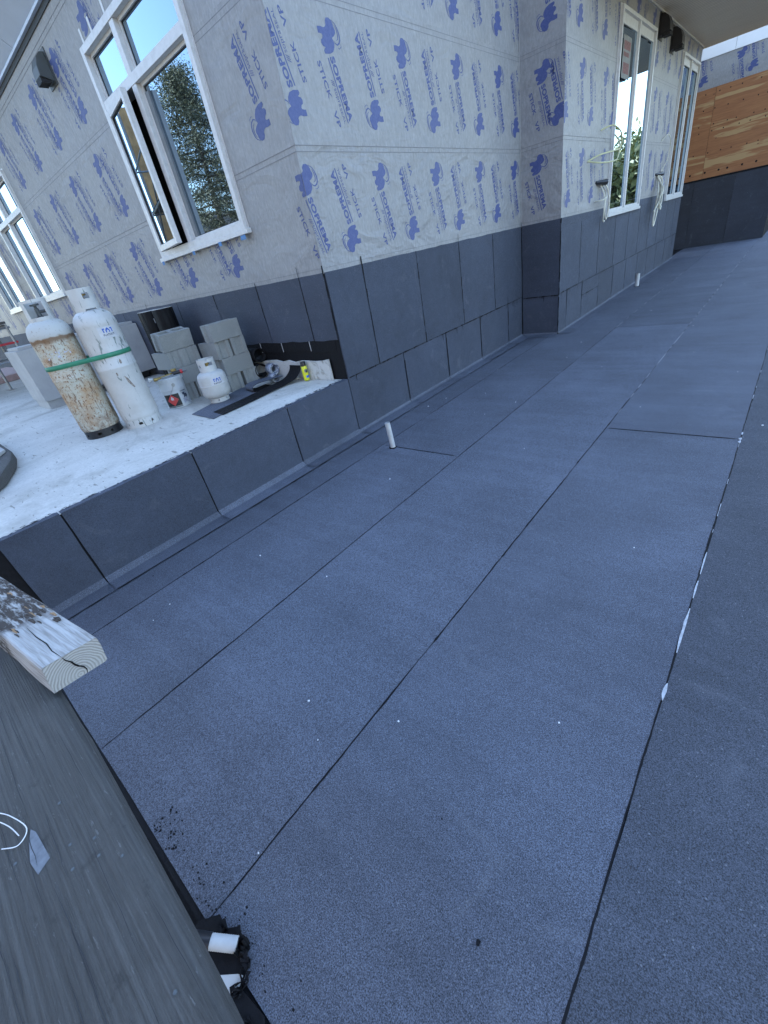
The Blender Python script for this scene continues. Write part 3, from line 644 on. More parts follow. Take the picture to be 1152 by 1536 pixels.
for u in (-2.87, -2.62, -2.25, -1.7, -1.1): MB().bbox(bL, u, u + .035, 4.15, 4.26, .002, .007).build('fixing_strap', M['vinyl'], w1)
for u, l, z in ((-1.06, .09, 2.075), (-1.5, .06, 2.085), (-2.1, .05, 2.085), (-2.93, .05, 2.085)): MB().bbox(bL, u, u + l, z, z + .04, .0605, .063).build('blue_tape', M['tape'], w1)
big_window(bL, winL[1], -8.5, 3.55, 'white window in the side wall beyond the propane cylinders'); big_window(bL, winL[2], -11.4, 3.55, 'last white window of the side wall by the scaffold')
for x, lb in ((winR[0], 'tall narrow window beside hanging cable coils'), (winR[1], 'tall narrow window at the end of the right wall')):
    u0, u1, z0, z1 = x; mu = (u0 + u1) / 2 - .02; t = .045; w_ = window(bR, x, (mu, None), lb, t, .035); tl = R(1.5) if u0 < 8 else 0; hb = .10
    pane(w_, bR, u0 + t, mu - .035, z0 + t, z1 - t - hb, -.012, True, tl); pane(w_, bR, mu + .035, u1 - t, z0 + t, z1 - t - hb, -.012, True, tl)
    for a_, c_ in ((u0 + t, mu - .035), (mu + .035, u1 - t)): MB().bbox(bR, a_, c_, z1 - t - hb, z1 - t, -.05, .0).build('head_board', M['vinyl'], w_)
nt_ = MB().bbox(bR, 6.78, 7.22, 3.36, 3.86, .018, .020).build('paper_notice', simple('faded notice paper', (.2, .205, .2), .7, 0, .15, 8)); tag(nt_, 'faded paper notice with red marks in the taller narrow window', 'notice')
for k_, (a_, c_, p_, q_) in enumerate(((6.82, 7.18, 3.7, 3.8), (6.82, 7.12, 3.62, 3.67), (6.84, 7.16, 3.42, 3.55))): MB().bbox(bR, a_, c_, p_, q_, .0205, .0215).build('red_mark', simple('faded red print', (.17, .075, .075), .7, 0, .6, 40), nt_)
# soffits
MB().box(DEP - .15, 2.7, 5.2, 13.56, 4.43, 4.62).build('canopy_soffit', M['soffit'], bld)
MB().box(DEP - .15, 2.85, 5.0, 5.2, 4.40, 4.9).build('canopy_fascia', M['fascia'], bld); MB().box(2.7, 2.85, 5.2, 13.56, 4.40, 4.9).build('canopy_fascia', M['fascia'], bld)
MB().bbox(bR, 7.6, REND, 4.405, 4.432, .001, .03).build('soffit_trim', M['vinyl'], bld)
for i in range(8):
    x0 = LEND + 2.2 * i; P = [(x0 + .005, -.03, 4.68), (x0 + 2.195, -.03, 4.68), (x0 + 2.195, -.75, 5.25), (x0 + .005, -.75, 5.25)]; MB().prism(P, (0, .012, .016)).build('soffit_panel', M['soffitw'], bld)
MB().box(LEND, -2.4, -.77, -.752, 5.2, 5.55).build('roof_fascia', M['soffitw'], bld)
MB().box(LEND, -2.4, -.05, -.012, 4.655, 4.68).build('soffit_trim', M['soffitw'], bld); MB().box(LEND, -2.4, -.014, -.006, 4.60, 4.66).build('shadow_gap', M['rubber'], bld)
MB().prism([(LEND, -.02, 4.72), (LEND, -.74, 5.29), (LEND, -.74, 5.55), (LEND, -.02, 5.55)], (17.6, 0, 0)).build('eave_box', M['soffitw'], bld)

# far wing
wing = thing('building_wing', 'wall of bare orange plywood over black membrane below a white band', 'wall')
bF = B((0, 15.5, 0), (1, 0, 0), (0, -1, 0)); FX0, FX1 = -3.0, 2.5
fw = MB().box(FX0, FX1, 15.51, 24, -.4, 7.5).build('wall', M['bitumen'], wing)
xs = [FX0, -1.4, -.2, .55, 1.55, FX1]
for u0, u1 in zip(xs, xs[1:]): sheet(bF, u0 + .003, u1 - .003, 0.0, 1.76, -.008, .008, .004).build('membrane_panel', M['wingmem'], wing)
MB().bbox(bF, FX0, FX1, 1.745, 1.79, -.008, .014).build('membrane_edge', M['bitumen'], wing)
for u0, u1, z0, z1 in ((FX0, -.45, 1.79, 3.87), (-.45, .72, 1.79, 3.87), (.72, FX1, 1.79, 2.98), (.72, FX1, 2.985, 3.87)): MB().bbox(bF, u0 + .003, u1 - .003, z0, z1, -.008, .006).build('plywood_panel', M['ply'], wing)
kn = MB()
for z in (1.93, 2.4, 2.9, 3.05, 3.4, 3.75):
    for i in range(9):
        u = .15 + i * .3 + jit(.06); r_ = .028 if z < 2 else .016
        kn.add([bF(u + r_ * math.cos(a), z + jit(.0) + r_ * math.sin(a) + (.0), .0075) for a in (0, 1.05, 2.1, 3.14, 4.2, 5.2)], [(0, 1, 2, 3, 4, 5)])
tag(kn.build('screw_heads', M['bitumen'], wing), kind='stuff')
fp = MB().bbox(bF, FX0, FX1, 3.86, 4.5, -.008, .009).build('wrap_course', M['paper'], wing)
for h, f in ((.42, 1), (1.12, 0), (1.5, 1), (2.2, 0), (-.3, 0)): put_print(fp, bF, h, 4.25 if f == 0 else 4.2, f, [(FX0, FX1, 3.87, 4.5)], .0108)
for u0, u1 in ((FX0, -.6), (-.6, 1.0), (1.0, FX1)): MB().bbox(bF, u0 + .004, u1 - .004, 4.5, 4.76, -.008, .03).build('band_panel', M['fascia'], wing)
MB().bbox(bF, FX0, FX1, 4.76, 5.2, -.008, .012).build('upper_wall', M['fascia'], wing)

# vent hoods
def vent(b, u, z, s, mat, label, grp=None):
    o = thing('vent_hood', label, 'vent', b(u, z, 0), 0, grp); q = B((0, 0, 0), b.u, b.n); prof = [(0, .02), (.05, .015), (.105, -.03), (.14, -.11), (.15, -.2), (0.0, -.24)]
    mb = MB(); L_ = [q(-.1 * s, p[1] * s + .14 * s, p[0] * s + .012) for p in prof]; mb.prism(L_, b.u * .2 * s); mb.build('hood', mat, o, bevel=.006)
    MB().bbox(q, -.13 * s, .13 * s, -.13 * s, .19 * s, .004, .012).build('flange', mat, o)
    gr = MB()
    for i in range(6): gr.bbox(q, (-.085 + i * .03) * s, (-.075 + i * .03) * s, -.115 * s, -.065 * s, .05 * s, .165 * s)
    gr.build('grille', M['black'], o)
    return o
vent(bL, -3.98, 4.27, 1.0, M['ventgrey'], 'dark grey vent hood on the side wall above the window head')
vent(bR, 9.06, 4.2, 1.15, M['ventblack'], 'black vent hood under the canopy, beside the taller window', 'black vent hoods'); vent(bR, 10.1, 4.14, 1.25, M['ventblack'], 'black vent hood under the canopy between the two narrow windows', 'black vent hoods')

# cables on the right wall
def cable(name, label, paths, mat, r=.009):
    o = thing(name, label, 'cable', bR(paths[0][0][0], paths[0][0][1], paths[0][0][2]))
    for p in paths:
        mb = MB(); mb.tube(smooth_path([bR(*q) - o.location for q in p]), r, 6); mb.build('strand', mat, o, smooth=True)
    return o
cable('cable', 'looped yellowish cables sticking out of the wrap beside the taller window', [[(6.0, 2.69, .0), (6.15, 2.72, .14), (6.4, 2.62, .2), (6.5, 2.45, .18), (6.2, 2.4, .2), (5.7, 2.36, .1), (5.45, 2.3, .0)], [(5.45, 2.3, .0), (5.55, 2.25, .16), (5.95, 2.25, .22), (6.3, 2.3, .2), (6.5, 2.5, .16), (6.42, 2.62, .1)]], M['cabley'], .011)
c1 = cable('cable_coil', 'white cable coil hanging below the yellowish loops', [[(6.0, 2.02, .02), (6.15, 1.95, .1), (6.3, 1.75, .12), (6.33, 1.55, .1), (6.25, 1.47, .1), (6.17, 1.6, .1), (6.22, 1.85, .08), (6.2, 1.98, .02)], [(6.05, 2.02, .02), (6.1, 1.8, .1), (6.05, 1.6, .12), (6.1, 1.46, .1), (6.18, 1.45, .1)], [(5.85, 1.76, .02), (5.87, 1.76, .14), (6.1, 1.79, .14)]], M['cable'], .011)
MB().tube([bR(5.9, 2.02, .0) - c1.location, bR(6.1, 2.0, .1) - c1.location, bR(6.38, 2.04, .05) - c1.location], [.02, .045, .012], 8).build('sleeve', M['black'], c1, smooth=True)
P = [[(10.1, 2.04, .02), (10.2, 1.9, .12), (10.0, 1.6, .15), (9.85, 1.3, .15), (9.75, 1.1, .14), (9.65, 1.1, .14), (9.68, 1.35, .14), (9.9, 1.7, .12), (10.1, 1.95, .04)], [(10.1, 2.04, .02), (10.05, 1.8, .14), (9.8, 1.55, .18), (9.55, 1.35, .15)], [(10.15, 2.0, .02), (10.25, 1.75, .12), (10.15, 1.5, .16), (9.95, 1.45, .16), (9.95, 1.65, .14), (10.1, 1.85, .1)], [(10.1, 2.0, .02), (9.95, 1.75, .2), (9.75, 1.6, .2), (9.9, 1.42, .18), (10.1, 1.36, .16), (10.25, 1.42, .14)]]
c2 = cable('cable_coil', 'tangled white cable coil hanging between the two narrow windows', P, M['cable'], .016)
MB().tube([bR(10.0, 2.04, .0) - c2.location, bR(10.25, 2.03, .09) - c2.location, bR(10.6, 2.06, .05) - c2.location], [.02, .04, .012], 8).build('sleeve', M['black'], c2, smooth=True)
cable('cable', 'thin pale cable arching up the wrap beside the end window', [[(10.15, 2.6, .0), (10.35, 2.72, .08), (10.6, 2.6, .1), (10.62, 2.3, .08), (10.4, 2.08, .02)]], M['cable'], .008)

# pipe stubs
def stub(x, y, h, r, tilt, label):
    o = thing('vent_pipe', label, 'pipe', (x, y, 0.0)); mb = MB(); d = Vector(tilt).normalized(); mb.tube([d * 0, d * h], r, 20, cap=False); mb.tube([d * h, d * (h * .5)], r * .86, 20, cap=False)
    k = 20
    mb.f += [(k + j, k + (j + 1) % k, 2 * k + (j + 1) % k, 2 * k + j) for j in range(k)]; mb.mi += [0] * k
    mb.build('tube', M['pvc'], o, smooth=True)
    mb = MB(); P = [(r * random.uniform(1.15, 1.75) * math.cos(a * .449), r * random.uniform(1.15, 1.75) * math.sin(a * .449), .001) for a in range(14)]; mb.prism(P, (0, 0, .006)); mb.build('bitumen_collar', M['bitumen'], o)
    return o
stub(.686, -.235, .27, .026, (-.05, -.02, 1), 'white pipe stub rising from the deck near the platform')
stub(.80, 8.65, .26, .04, (.0, .0, 1), 'white pipe stub by the base of the right wall')

# ------------------------------------------------------------------ gas cylinders
def collar(mb, r, z0, z1, th, holes, n=48):
    # open steel ring with window cut-outs: holes = list of (a0,a1,zl,zh)
    zs = sorted({z0, z1, *[h[2] for h in holes], *[h[3] for h in holes]})
    for za, zb in zip(zs, zs[1:]):
        for j in range(n):
            a0 = 2 * math.pi * j / n; a1 = 2 * math.pi * (j + 1) / n; am = (a0 + a1) / 2; zm = (za + zb) / 2
            if any(h[0] <= am <= h[1] and h[2] < zm < h[3] for h in holes): continue
            P = [((r + q) * math.cos(a), (r + q) * math.sin(a), z) for z in (za, zb) for q in (0, -th) for a in (a0, a1)]
            mb.add(P, [(0, 1, 5, 4), (2, 6, 7, 3), (0, 2, 3, 1), (4, 5, 7, 6), (0, 4, 6, 2), (1, 3, 7, 5)])
def curved_fn(r, a_c, z_c, tz=0):
    return lambda u, v: ((r) * math.cos(a_c + u / r), (r) * math.sin(a_c + u / r), z_c + v)
def gas_logo(o, r, a, z, s, textonly=False):
    fn = curved_fn(r, a, z)
    lb = MB(); N = 8; wd = .12 * s
    lb.add([curved_fn(r - .0006, a, z)(-wd + 2 * wd * i / N, v) for v in (-.07 * s, .075 * s) for i in range(N + 1)], [(i, i + 1, N + 2 + i, N + 1 + i) for i in range(N)]); lb.build('label', M['labelwhite'], o)
    mb = MB()
    for sg in (-1, 1):
        mb.add([fn(sg * .062 * s, .0), fn(sg * .05 * s, .0), fn(sg * .05 * s, .04 * s), fn(sg * .036 * s, .04 * s), fn(sg * .036 * s, .055 * s), fn(sg * .066 * s, .055 * s)], [(0, 1, 2, 3, 4, 5)])
    P = [(-.028, 0), (-.028, .03), (-.016, .048), (0, .062), (.016, .048), (.028, .03), (.028, 0), (.012, 0), (.014, .02), (0, .036), (-.014, .02), (-.012, 0)]
    mb.add([fn(p[0] * s, p[1] * s) for p in P], [tuple(range(12))]); mb.build('logo', M['logoblue'], o)
    t = MB(); put_text(t, 'PLATOUT', -.075 * s, -.04 * s, .15 * s, .026 * s, fn, .03); t.build('lettering', M['textdark'], o)
CAMA = lambda x, y: math.atan2(-3.215 - y, 3.424 - x)
def tall_cylinder(x, y, rusty, label):
    o = thing('gas_cylinder', label, 'gas cylinder', (x, y, HL)); r = .187
    prof = [(r * .93, .075), (r * .985, .09), (r, .115), (r, .60), (r + .003, .605), (r + .003, .617), (r, .622), (r, 1.0), (r + .002, 1.005), (r * .985, 1.035), (r * .93, 1.075), (r * .82, 1.105), (r * .66, 1.128), (r * .45, 1.142), (.03, 1.15)]
    MB().lathe(prof, 56).build('body', M['rust' if rusty else 'tankw'], o, smooth=True)
    ft = MB(); collar(ft, r * .96, 0.0, .085, .006, [(a, a + .12, .03, .055) for a in (.1, .9, 1.7, 2.5, 3.3, 4.1, 4.9, 5.7)], 60); ft.build('foot_ring', M['black' if rusty else 'tankw'], o)
    a = CAMA(x, y) % (2 * math.pi); c = MB(); cr_ = .108
    if rusty:
        hs = [((a - .75) % 6.283, (a + .62) % 6.283, 1.165, 1.29)]
        hs = hs if hs[0][0] < hs[0][1] else [(hs[0][0], 6.3, 1.165, 1.29), (0, hs[0][1], 1.165, 1.29)]
        hs += [((a - 1.9) % 6.283, (a - 1.35) % 6.283, 1.2, 1.28)]
        collar(c, cr_, 1.13, 1.315, .006, hs)
    else:
        hs = [((a + .02) % 6.283, (a + .62) % 6.283, 1.235, 1.285), ((a - .25) % 6.283, (a + .72) % 6.283, 1.128, 1.15)]
        hs = [h for h0 in hs for h in ([h0] if h0[0] < h0[1] else [(h0[0], 6.3, *h0[2:]), (0, h0[1], *h0[2:])])]
        collar(c, cr_, 1.125, 1.325, .006, hs)
        c2_ = MB(); P = 10
    c.build('collar', M['tankw'], o)
    v = MB(); v.lathe([(.03, 1.148), (.03, 1.17), (.02, 1.175), (.018, 1.24), (.012, 1.245), (.012, 1.262), (.038, 1.264), (.038, 1.278), (.005, 1.28)], 14); v.tube([(0, 0, 1.21), (.07 * math.cos(a + 1), .07 * math.sin(a + 1), 1.21)], .014, 8); v.build('valve', M['ventgrey'] if rusty else M['brass'], o, smooth=True)
    if not rusty:
        gas_logo(o, r + .003, a + .38, .93, .7)
        mb = MB(); fn = curved_fn(r + .0012, a, 0)
        for u, v_, rr in ((.05, .66, .022), (-.03, .56, .018)):
            mb.add([fn(u + rr * random.uniform(.5, 1) * math.cos(t) * .7, v_ + rr * 1.3 * random.uniform(.5, 1) * math.sin(t)) for t in (0, .8, 1.6, 2.4, 3.2, 4, 4.8, 5.6)], [tuple(range(8))])
        mb.add([fn(.02, .53), fn(.045, .5), fn(.075, .40), (fn(.06, .40)), fn(.03, .46)], [(0, 1, 2, 3, 4)]); mb.build('paint_scar', simple('bare steel scar', (.24, .2, .17), .8, 0, .5, 60), o)
    else:
        mb = MB(); fn = curved_fn(r + .0012, a - .1, .84)
        for k in range(26):
            u, v_ = random.uniform(-.12, .1), random.gauss(0, .02); rr = random.uniform(.004, .013)
            mb.add([fn(u + rr * random.uniform(.5, 1) * math.cos(t), v_ + rr * random.uniform(.5, 1) * math.sin(t)) for t in (0, 1.2, 2.5, 3.7, 5)], [(0, 1, 2, 3, 4)])
        tag(mb.build('worn_sticker', simple('worn sticker', (.42, .45, .55), .6, 0, .4, 90), o), kind='stuff')
    return o
AX, AY, BX, BY = -1.855, -1.945, -1.625, -1.60
tall_cylinder(AX, AY, True, 'rusty beige tall propane cylinder strapped to a white one')
tall_cylinder(BX, BY, False, 'scratched white tall propane cylinder strapped to the rusty one')
# green strap round both
rs = .1905; d = Vector((BX - AX, BY - AY)); th = math.atan2(d.y, d.x); P = []
for c, a0 in (((BX, BY), th - math.pi / 2), ((AX, AY), th + math.pi / 2)):
    for i in range(19): a = a0 + math.pi * i / 18; P.append((c[0] + rs * math.cos(a), c[1] + rs * math.sin(a)))
mb = MB(); n = len(P); cx, cy = (AX + BX) / 2, (AY + BY) / 2
tilt = lambda x, y: .03 * ((x - cx) * d.x + (y - cy) * d.y)
vs = [(x, y, HL + .715 + tilt(x, y) + z) for z in (0, .042) for x, y in P]; mb.add(vs, [(i, (i + 1) % n, n + (i + 1) % n, n + i) for i in range(n)])
st = mb.build('strap', M['green'], smooth=True); sm = st.modifiers.new('s', 'SOLIDIFY'); sm.thickness = .003; sm.offset = 1
tag(st, 'green strap binding the two tall propane cylinders', 'strap')

def small_tank(x, y):
    o = thing('gas_cylinder', 'small white propane tank standing on the dark mat', 'gas cylinder', (x, y, HL + .012)); r = .155
    prof = [(.05, .045), (.115, .05), (.142, .07), (r, .105), (r, .185), (r + .003, .188), (r + .003, .198), (r, .201), (r, .255), (r * .97, .285), (r * .88, .31), (r * .7, .328), (r * .4, .338), (.025, .342)]
    MB().lathe(prof, 48).build('body', M['tanks'], o, smooth=True)
    ft = MB(); collar(ft, .108, 0, .06, .005, [(a, a + .12, .02, .035) for a in (.3, 1.4, 2.5, 3.6, 4.7, 5.6)], 48); ft.build('foot_ring', M['tanks'], o)
    a = CAMA(x, y) % 6.283; h0 = [((a - .25) % 6.283, (a + .75) % 6.283, .395, .43), ((a - 1.1) % 6.283, (a - .85) % 6.283, .385, .415), ((a - .1) % 6.283, (a + .15) % 6.283, .45, .463)]
    hs = [h for q in h0 for h in ([q] if q[0] < q[1] else [(q[0], 6.3, *q[2:]), (0, q[1], *q[2:])])]
    c = MB(); collar(c, .092, .325, .463, .005, hs); c.build('collar', M['tanks'], o)
    v = MB(); v.lathe([(.025, .34), (.025, .36), (.016, .365), (.016, .4), (.03, .402), (.03, .42), (.004, .422)], 14); v.tube([(0, 0, .385), (.06 * math.cos(a), .06 * math.sin(a), .385)], .016, 8); v.build('valve', M['brass'], o, smooth=True)
    gas_logo(o, r + .002, a + .3, .23, .62)
    t = MB(); rr = .152; put_text(t, 'our', -.085, .0, .055, .02, lambda u, v_: ((rr - v_ * .9) * math.cos(a - .05 + u / rr), (rr - v_ * .9) * math.sin(a - .05 + u / rr), .283 + v_), 0); t.build('lettering', M['textdark'], o)
small_tank(-1.24, -.862)

# pail
def pail(x, y):
    o = thing('pail', 'white metal pail with a red hazard diamond beside the cylinders', 'pail', (x, y, HL)); r = .143
    prof = [(r * .94, 0), (r * .97, .004), (r * .97, .012), (r * .95, .018), (r * .955, .2), (r * .985, .205), (r * .985, .213), (r * .965, .22), (r * .985, .30), (r * 1.02, .303), (r * 1.02, .335)]
    MB().lathe(prof, 48).build('body', M['pail'], o, smooth=True)
    MB().lathe([(r * 1.03, .318), (r * 1.045, .325), (r * 1.04, .34), (r * .97, .342), (r * .95, .33), (.01, .33)], 48).build('lid', M['pail'], o, smooth=True)
    lg = MB()
    for i in range(22):
        a = 2 * math.pi * i / 22; u = Vector((math.cos(a), math.sin(a), 0)); t = Vector((-u.y, u.x, 0)); c = u * r * 1.035 + Vector((0, 0, .3))
        lg.add([c - t * .009, c + t * .009, c + t * .011 + Vector((0, 0, .03)), c - t * .011 + Vector((0, 0, .03)), c + u * .006 - t * .007, c + u * .006 + t * .007, c + u * .006 + t * .009 + Vector((0, 0, .03)), c + u * .006 - t * .009 + Vector((0, 0, .03))], [(0, 1, 2, 3), (4, 7, 6, 5), (0, 4, 5, 1), (1, 5, 6, 2), (2, 6, 7, 3), (3, 7, 4, 0)])
    lg.build('crimp_lugs', M['pail'], o)
    a = CAMA(x, y)
    def patch(nm, mat, u0, u1, v0, v1, rr):
        N = 8; fn = curved_fn(rr, a, 0); mb = MB(); mb.add([fn(u0 + (u1 - u0) * i / N, v) for v in (v0, v1) for i in range(N + 1)], [(i, i + 1, N + 2 + i, N + 1 + i) for i in range(N)]); return mb.build(nm, mat, o)
    patch('label', M['labelblack'], -.15, .03, .03, .165, r * .955 + .002); patch('label', M['grey_alu'], -.15, .03, .012, .028, r * .955 + .003)
    fn = curved_fn(r * .955 + .0035, a, 0); c = (-.055, .098); q = .066
    mb = MB(); N = 6; V = []
    for i in range(N + 1):
        for j in range(N + 1):
            s_, t_ = i / N, j / N; V.append(fn(c[0] + (s_ - t_) * q, c[1] + (s_ + t_ - 1) * q))
    mb.add(V, [(i * (N + 1) + j, (i + 1) * (N + 1) + j, (i + 1) * (N + 1) + j + 1, i * (N + 1) + j + 1) for i in range(N) for j in range(N)]); mb.build('hazard_diamond', M['redlabel'], o)
    mb = MB(); fn = curved_fn(r * .955 + .0045, a, 0); mb.add([fn(c[0] + p[0], c[1] + p[1]) for p in ((-.014, .006), (-.018, .022), (-.006, .03), (-.008, .046), (.008, .036), (.006, .024), (.016, .026), (.014, .006))], [tuple(range(8))]); mb.add([fn(c[0] - .016, c[1] + .0), fn(c[0] + .016, c[1]), fn(c[0] + .016, c[1] + .003), fn(c[0] - .016, c[1] + .003)], [(0, 1, 2, 3)]); mb.build('flame_symbol', M['labelwhite'], o)
    mb = MB(); fn = curved_fn(r * .96 + .003, a, 0); f2 = lambda u, v: fn(.098 - (u + .145) * .38 * -1 * -1, .133 + v * .38 * -1 + .02)
    mb.add([fn(.095 + (p[0] + .145) * .3, .115 + (p[1] - .05) * .3) for p in ELE], [tuple(range(len(ELE)))]); mb.build('stamp', M['textdark'], o)
    mb = MB(); put_text(mb, 'SOPREMA', .055, .168, .085, .015, fn, .03); put_text(mb, 'SOPREMA', .055, .150, .085, .009, fn, .0); mb.build('lettering', M['textdark'], o)
    mb = MB()
    for i in range(6): mb.add([fn(.06, .085 - i * .009), fn(.06 + random.uniform(.05, .085), .085 - i * .009), fn(.06 + random.uniform(.05, .085), .089 - i * .009), fn(.06, .089 - i * .009)], [(0, 1, 2, 3)])
    mb.build('small_print', M['ink2'], o)
    kb = MB(); p = Vector(curved_fn(r * .985, a + .12, .262)(0, 0)); kb.tube([p, p + Vector((math.cos(a), math.sin(a), 0)) * .014], .02, 12); kb.build('handle_ear', M['steel'], o)
    hd = MB(); rr = r + .014; hd.tube([(rr * math.cos(a + .12), rr * math.sin(a + .12), .262), (rr * math.cos(a - .15), rr * math.sin(a - .15), .205), (rr * math.cos(a - .42), rr * math.sin(a - .42), .155)], .0025, 6); hd.build('handle', M['steel'], o)
pail(-1.80, -1.085)
# torch lying on the pail
o = thing('gas_torch', 'brass gas torch with red valve lying on the pail lid', 'torch', (-1.80, -1.085, HL + .345))
MB().tube([(-.02, -.17, .012), (0.02, -.06, .014), (.05, .06, .02)], .010, 10).build('tube', M['brass'], o, smooth=True)
MB().tube([(.06, -.15, .012), (.07, -.04, .016), (.06, .06, .03)], .009, 10).build('tube', M['brass'], o, smooth=True)
MB().tube([(.09, -.11, .012), (.1, .0, .014), (.09, .05, .014)], .008, 10).build('tube', M['steel'], o, smooth=True)
MB().tube([(.055, -.185, .016), (.06, -.145, .014)], [.02, .016], 12).build('nozzle', M['brass'], o, smooth=True); MB().tube([(-.02, -.21, .018), (-.015, -.165, .014)], [.024, .016], 12).build('nozzle', M['vinyl'], o, smooth=True)
MB().tube([(.04, .05, .045), (.07, .09, .046)], .022, 12).build('valve', M['brass'], o, smooth=True)
MB().tube([(.08, .03, .022), (.125, .11, .024)], .02, 12).build('grip', M['black'], o, smooth=True); MB().tube([(.125, .108, .024), (.137, .128, .0245)], [.022, .022], 14).build('knob', M['red'], o, smooth=True); MB().tube([(.1, .14, .02), (.15, .17, .018)], .012, 10).build('fitting', M['steel'], o, smooth=True)

# concrete blocks
def block_mesh(L_=.39, W_=.19, H_=.19):
    bm = bmesh.new(); P = [(-L_ / 2, -W_ / 2), (-.06, -W_ / 2), (-.05, -W_ / 2 + .0), (L_ / 2, -W_ / 2), (L_ / 2, -.05), (L_ / 2 - .022, -.035), (L_ / 2 - .022, .035), (L_ / 2, .05), (L_ / 2, W_ / 2), (-L_ / 2, W_ / 2), (-L_ / 2, .05), (-L_ / 2 + .022, .035), (-L_ / 2 + .022, -.035), (-L_ / 2, -.05)]
    holes = [[(-.155, -.06), (-.02, -.06), (-.02, .06), (-.155, .06)], [(.02, -.06), (.155, -.06), (.155, .06), (.02, .06)]]
    mb = MB(); V = []; 
    def loop(Q, z): return [bm.verts.new((x, y, z)) for x, y in Q]
    for Q, out in [(P, True)] + [(h, False) for h in holes]:
        lo, hi = loop(Q, 0), loop(Q, H_)
        for i in range(len(Q)):
            j = (i + 1) % len(Q); bm.faces.new((lo[i], lo[j], hi[j], hi[i]))
    for z in (0, H_):
        ed = [e for e in bm.edges if all(abs(v.co.z - z) < 1e-5 for v in e.verts)]; bmesh.ops.triangle_fill(bm, edges=ed, use_beauty=True)
    bmesh.ops.recalc_face_normals(bm, faces=bm.faces); bmesh.ops.bevel(bm, geom=[e for e in bm.edges if e.calc_face_angle(0) > .6], offset=.003, segments=1, affect='EDGES')
    me = bpy.data.meshes.new('concrete_block'); bm.to_mesh(me); bm.free(); me.materials.append(M['cmu']); return me
BLK = block_mesh()
def block(x, y, z, rz, label): return tag(link('concrete_block', BLK, None, (x, y, z), (0, 0, rz)), label, 'block', 'stacked concrete blocks')
H = math.pi / 2; c1z = [HL + .001 + .191 * i for i in range(4)]
FXr, Y0r = -1.42, -.375
block(FXr - .195, Y0r - .115, c1z[0], .03, 'grey concrete block end-on at the taller stack base, behind the propane tank')
block(FXr - .19, Y0r + .125, c1z[0], -.04, 'grey concrete block end-on at the taller stack base, beside the folded offcut')
block(FXr - .095, Y0r + .0, c1z[1], H + .02, 'grey concrete block lying lengthwise second from the bottom of the taller stack'); block(FXr - .30, Y0r - .02, c1z[1], H, 'grey concrete block behind the second row of the taller stack')
block(FXr - .20, Y0r - .115, c1z[2], -.02, 'grey block under the taller stack top, on the side of the lower stack'); block(FXr - .19, Y0r + .085, c1z[2], .02, 'grey block under the taller stack top, on the building corner side')
block(FXr - .085, Y0r - .02, c1z[3], H + .03, 'topmost grey concrete block of the taller stack')
FXl, Y0l = -1.83, -.80
block(FXl - .195, Y0l - .1, c1z[0], 0, 'grey concrete block at the bottom of the lower stack by the pail'); block(FXl - .19, Y0l + .1, c1z[0], .05, 'grey concrete block at the bottom of the lower stack behind the propane tank')
block(FXl - .09, Y0l + .02, c1z[1], H, 'grey concrete block second from the bottom of the lower stack')
block(FXl - .195, Y0l - .09, c1z[2], .03, 'grey block under the hollow top block, on the pail side'); block(FXl - .195, Y0l + .11, c1z[2], -.03, 'grey block under the hollow top block, on the side of the taller stack')
ob = block(FXl - .11, Y0l - .0, c1z[3] + .016, H + .02, 'grey concrete block with open cores on top of the lower stack'); ob.rotation_euler = (R(9), 0, H + .02)
block(FXl - .1, Y0l + .62, c1z[0], H, 'grey concrete block on the ground behind the two stacks')

# membrane rolls in black wrap
for i, (x, y) in enumerate(((-3.10, -.42), (-2.84, -.36), (-3.36, -.34))):
    o = thing('membrane_roll', ['black wrapped membrane roll with a white sticker standing by the wall', 'black wrapped membrane roll standing behind the hollow block', 'black wrapped membrane roll standing against the pale slab side'][i], 'roll', (x, y, HL), 0, 'black membrane rolls')
    MB().lathe([(.13, 0), (.134, .01), (.134, .99), (.13, 1.0)], 28).build('wrap', M['film'], o, smooth=True)
    MB().lathe([(.128, 1.0), (.128, 1.006), (.04, 1.006), (.04, .97)], 28, cap=False).build('roll_end', M['slab'], o, smooth=True)
    if i == 0:
        a = CAMA(x, y); fn = curved_fn(.1355, a + .3, .88); mb = MB(); mb.add([fn(-.03, -.03), fn(.03, -.03), fn(.03, .03), fn(-.03, .03)], [(0, 1, 2, 3)]); mb.build('sticker', M['labelwhite'], o)
for i, (x, y) in enumerate(((-2.45, -.62), (-2.3, -.25))):
    o = thing('membrane_roll', ['short black membrane roll lying behind the pail', 'short black membrane roll tucked behind the block stacks'][i], 'roll', (x, y, HL + .1), 0)
    MB().tube([(-.25, -.1, 0), (.2, .12, 0)], .1, 20).build('wrap', M['film'], o, smooth=True)
for x, y, z, lb in ((-1.35, -.13, .12, 'lower coiled black membrane offcut squeezed between blocks and wall'), (-1.33, -.1, .3, 'upper coiled black membrane offcut squeezed between blocks and wall')):
    o = tag(MB().tube([(-.22, .03, 0), (.0, .0, 0)], .085, 18, cap=False).build('black_hose_roll', M['bitumen'], None, (x - .05, y + .02, HL + z), smooth=True), lb, 'roll', 'coiled black offcuts'); s_ = o.modifiers.new('s', 'SOLIDIFY'); s_.thickness = .012

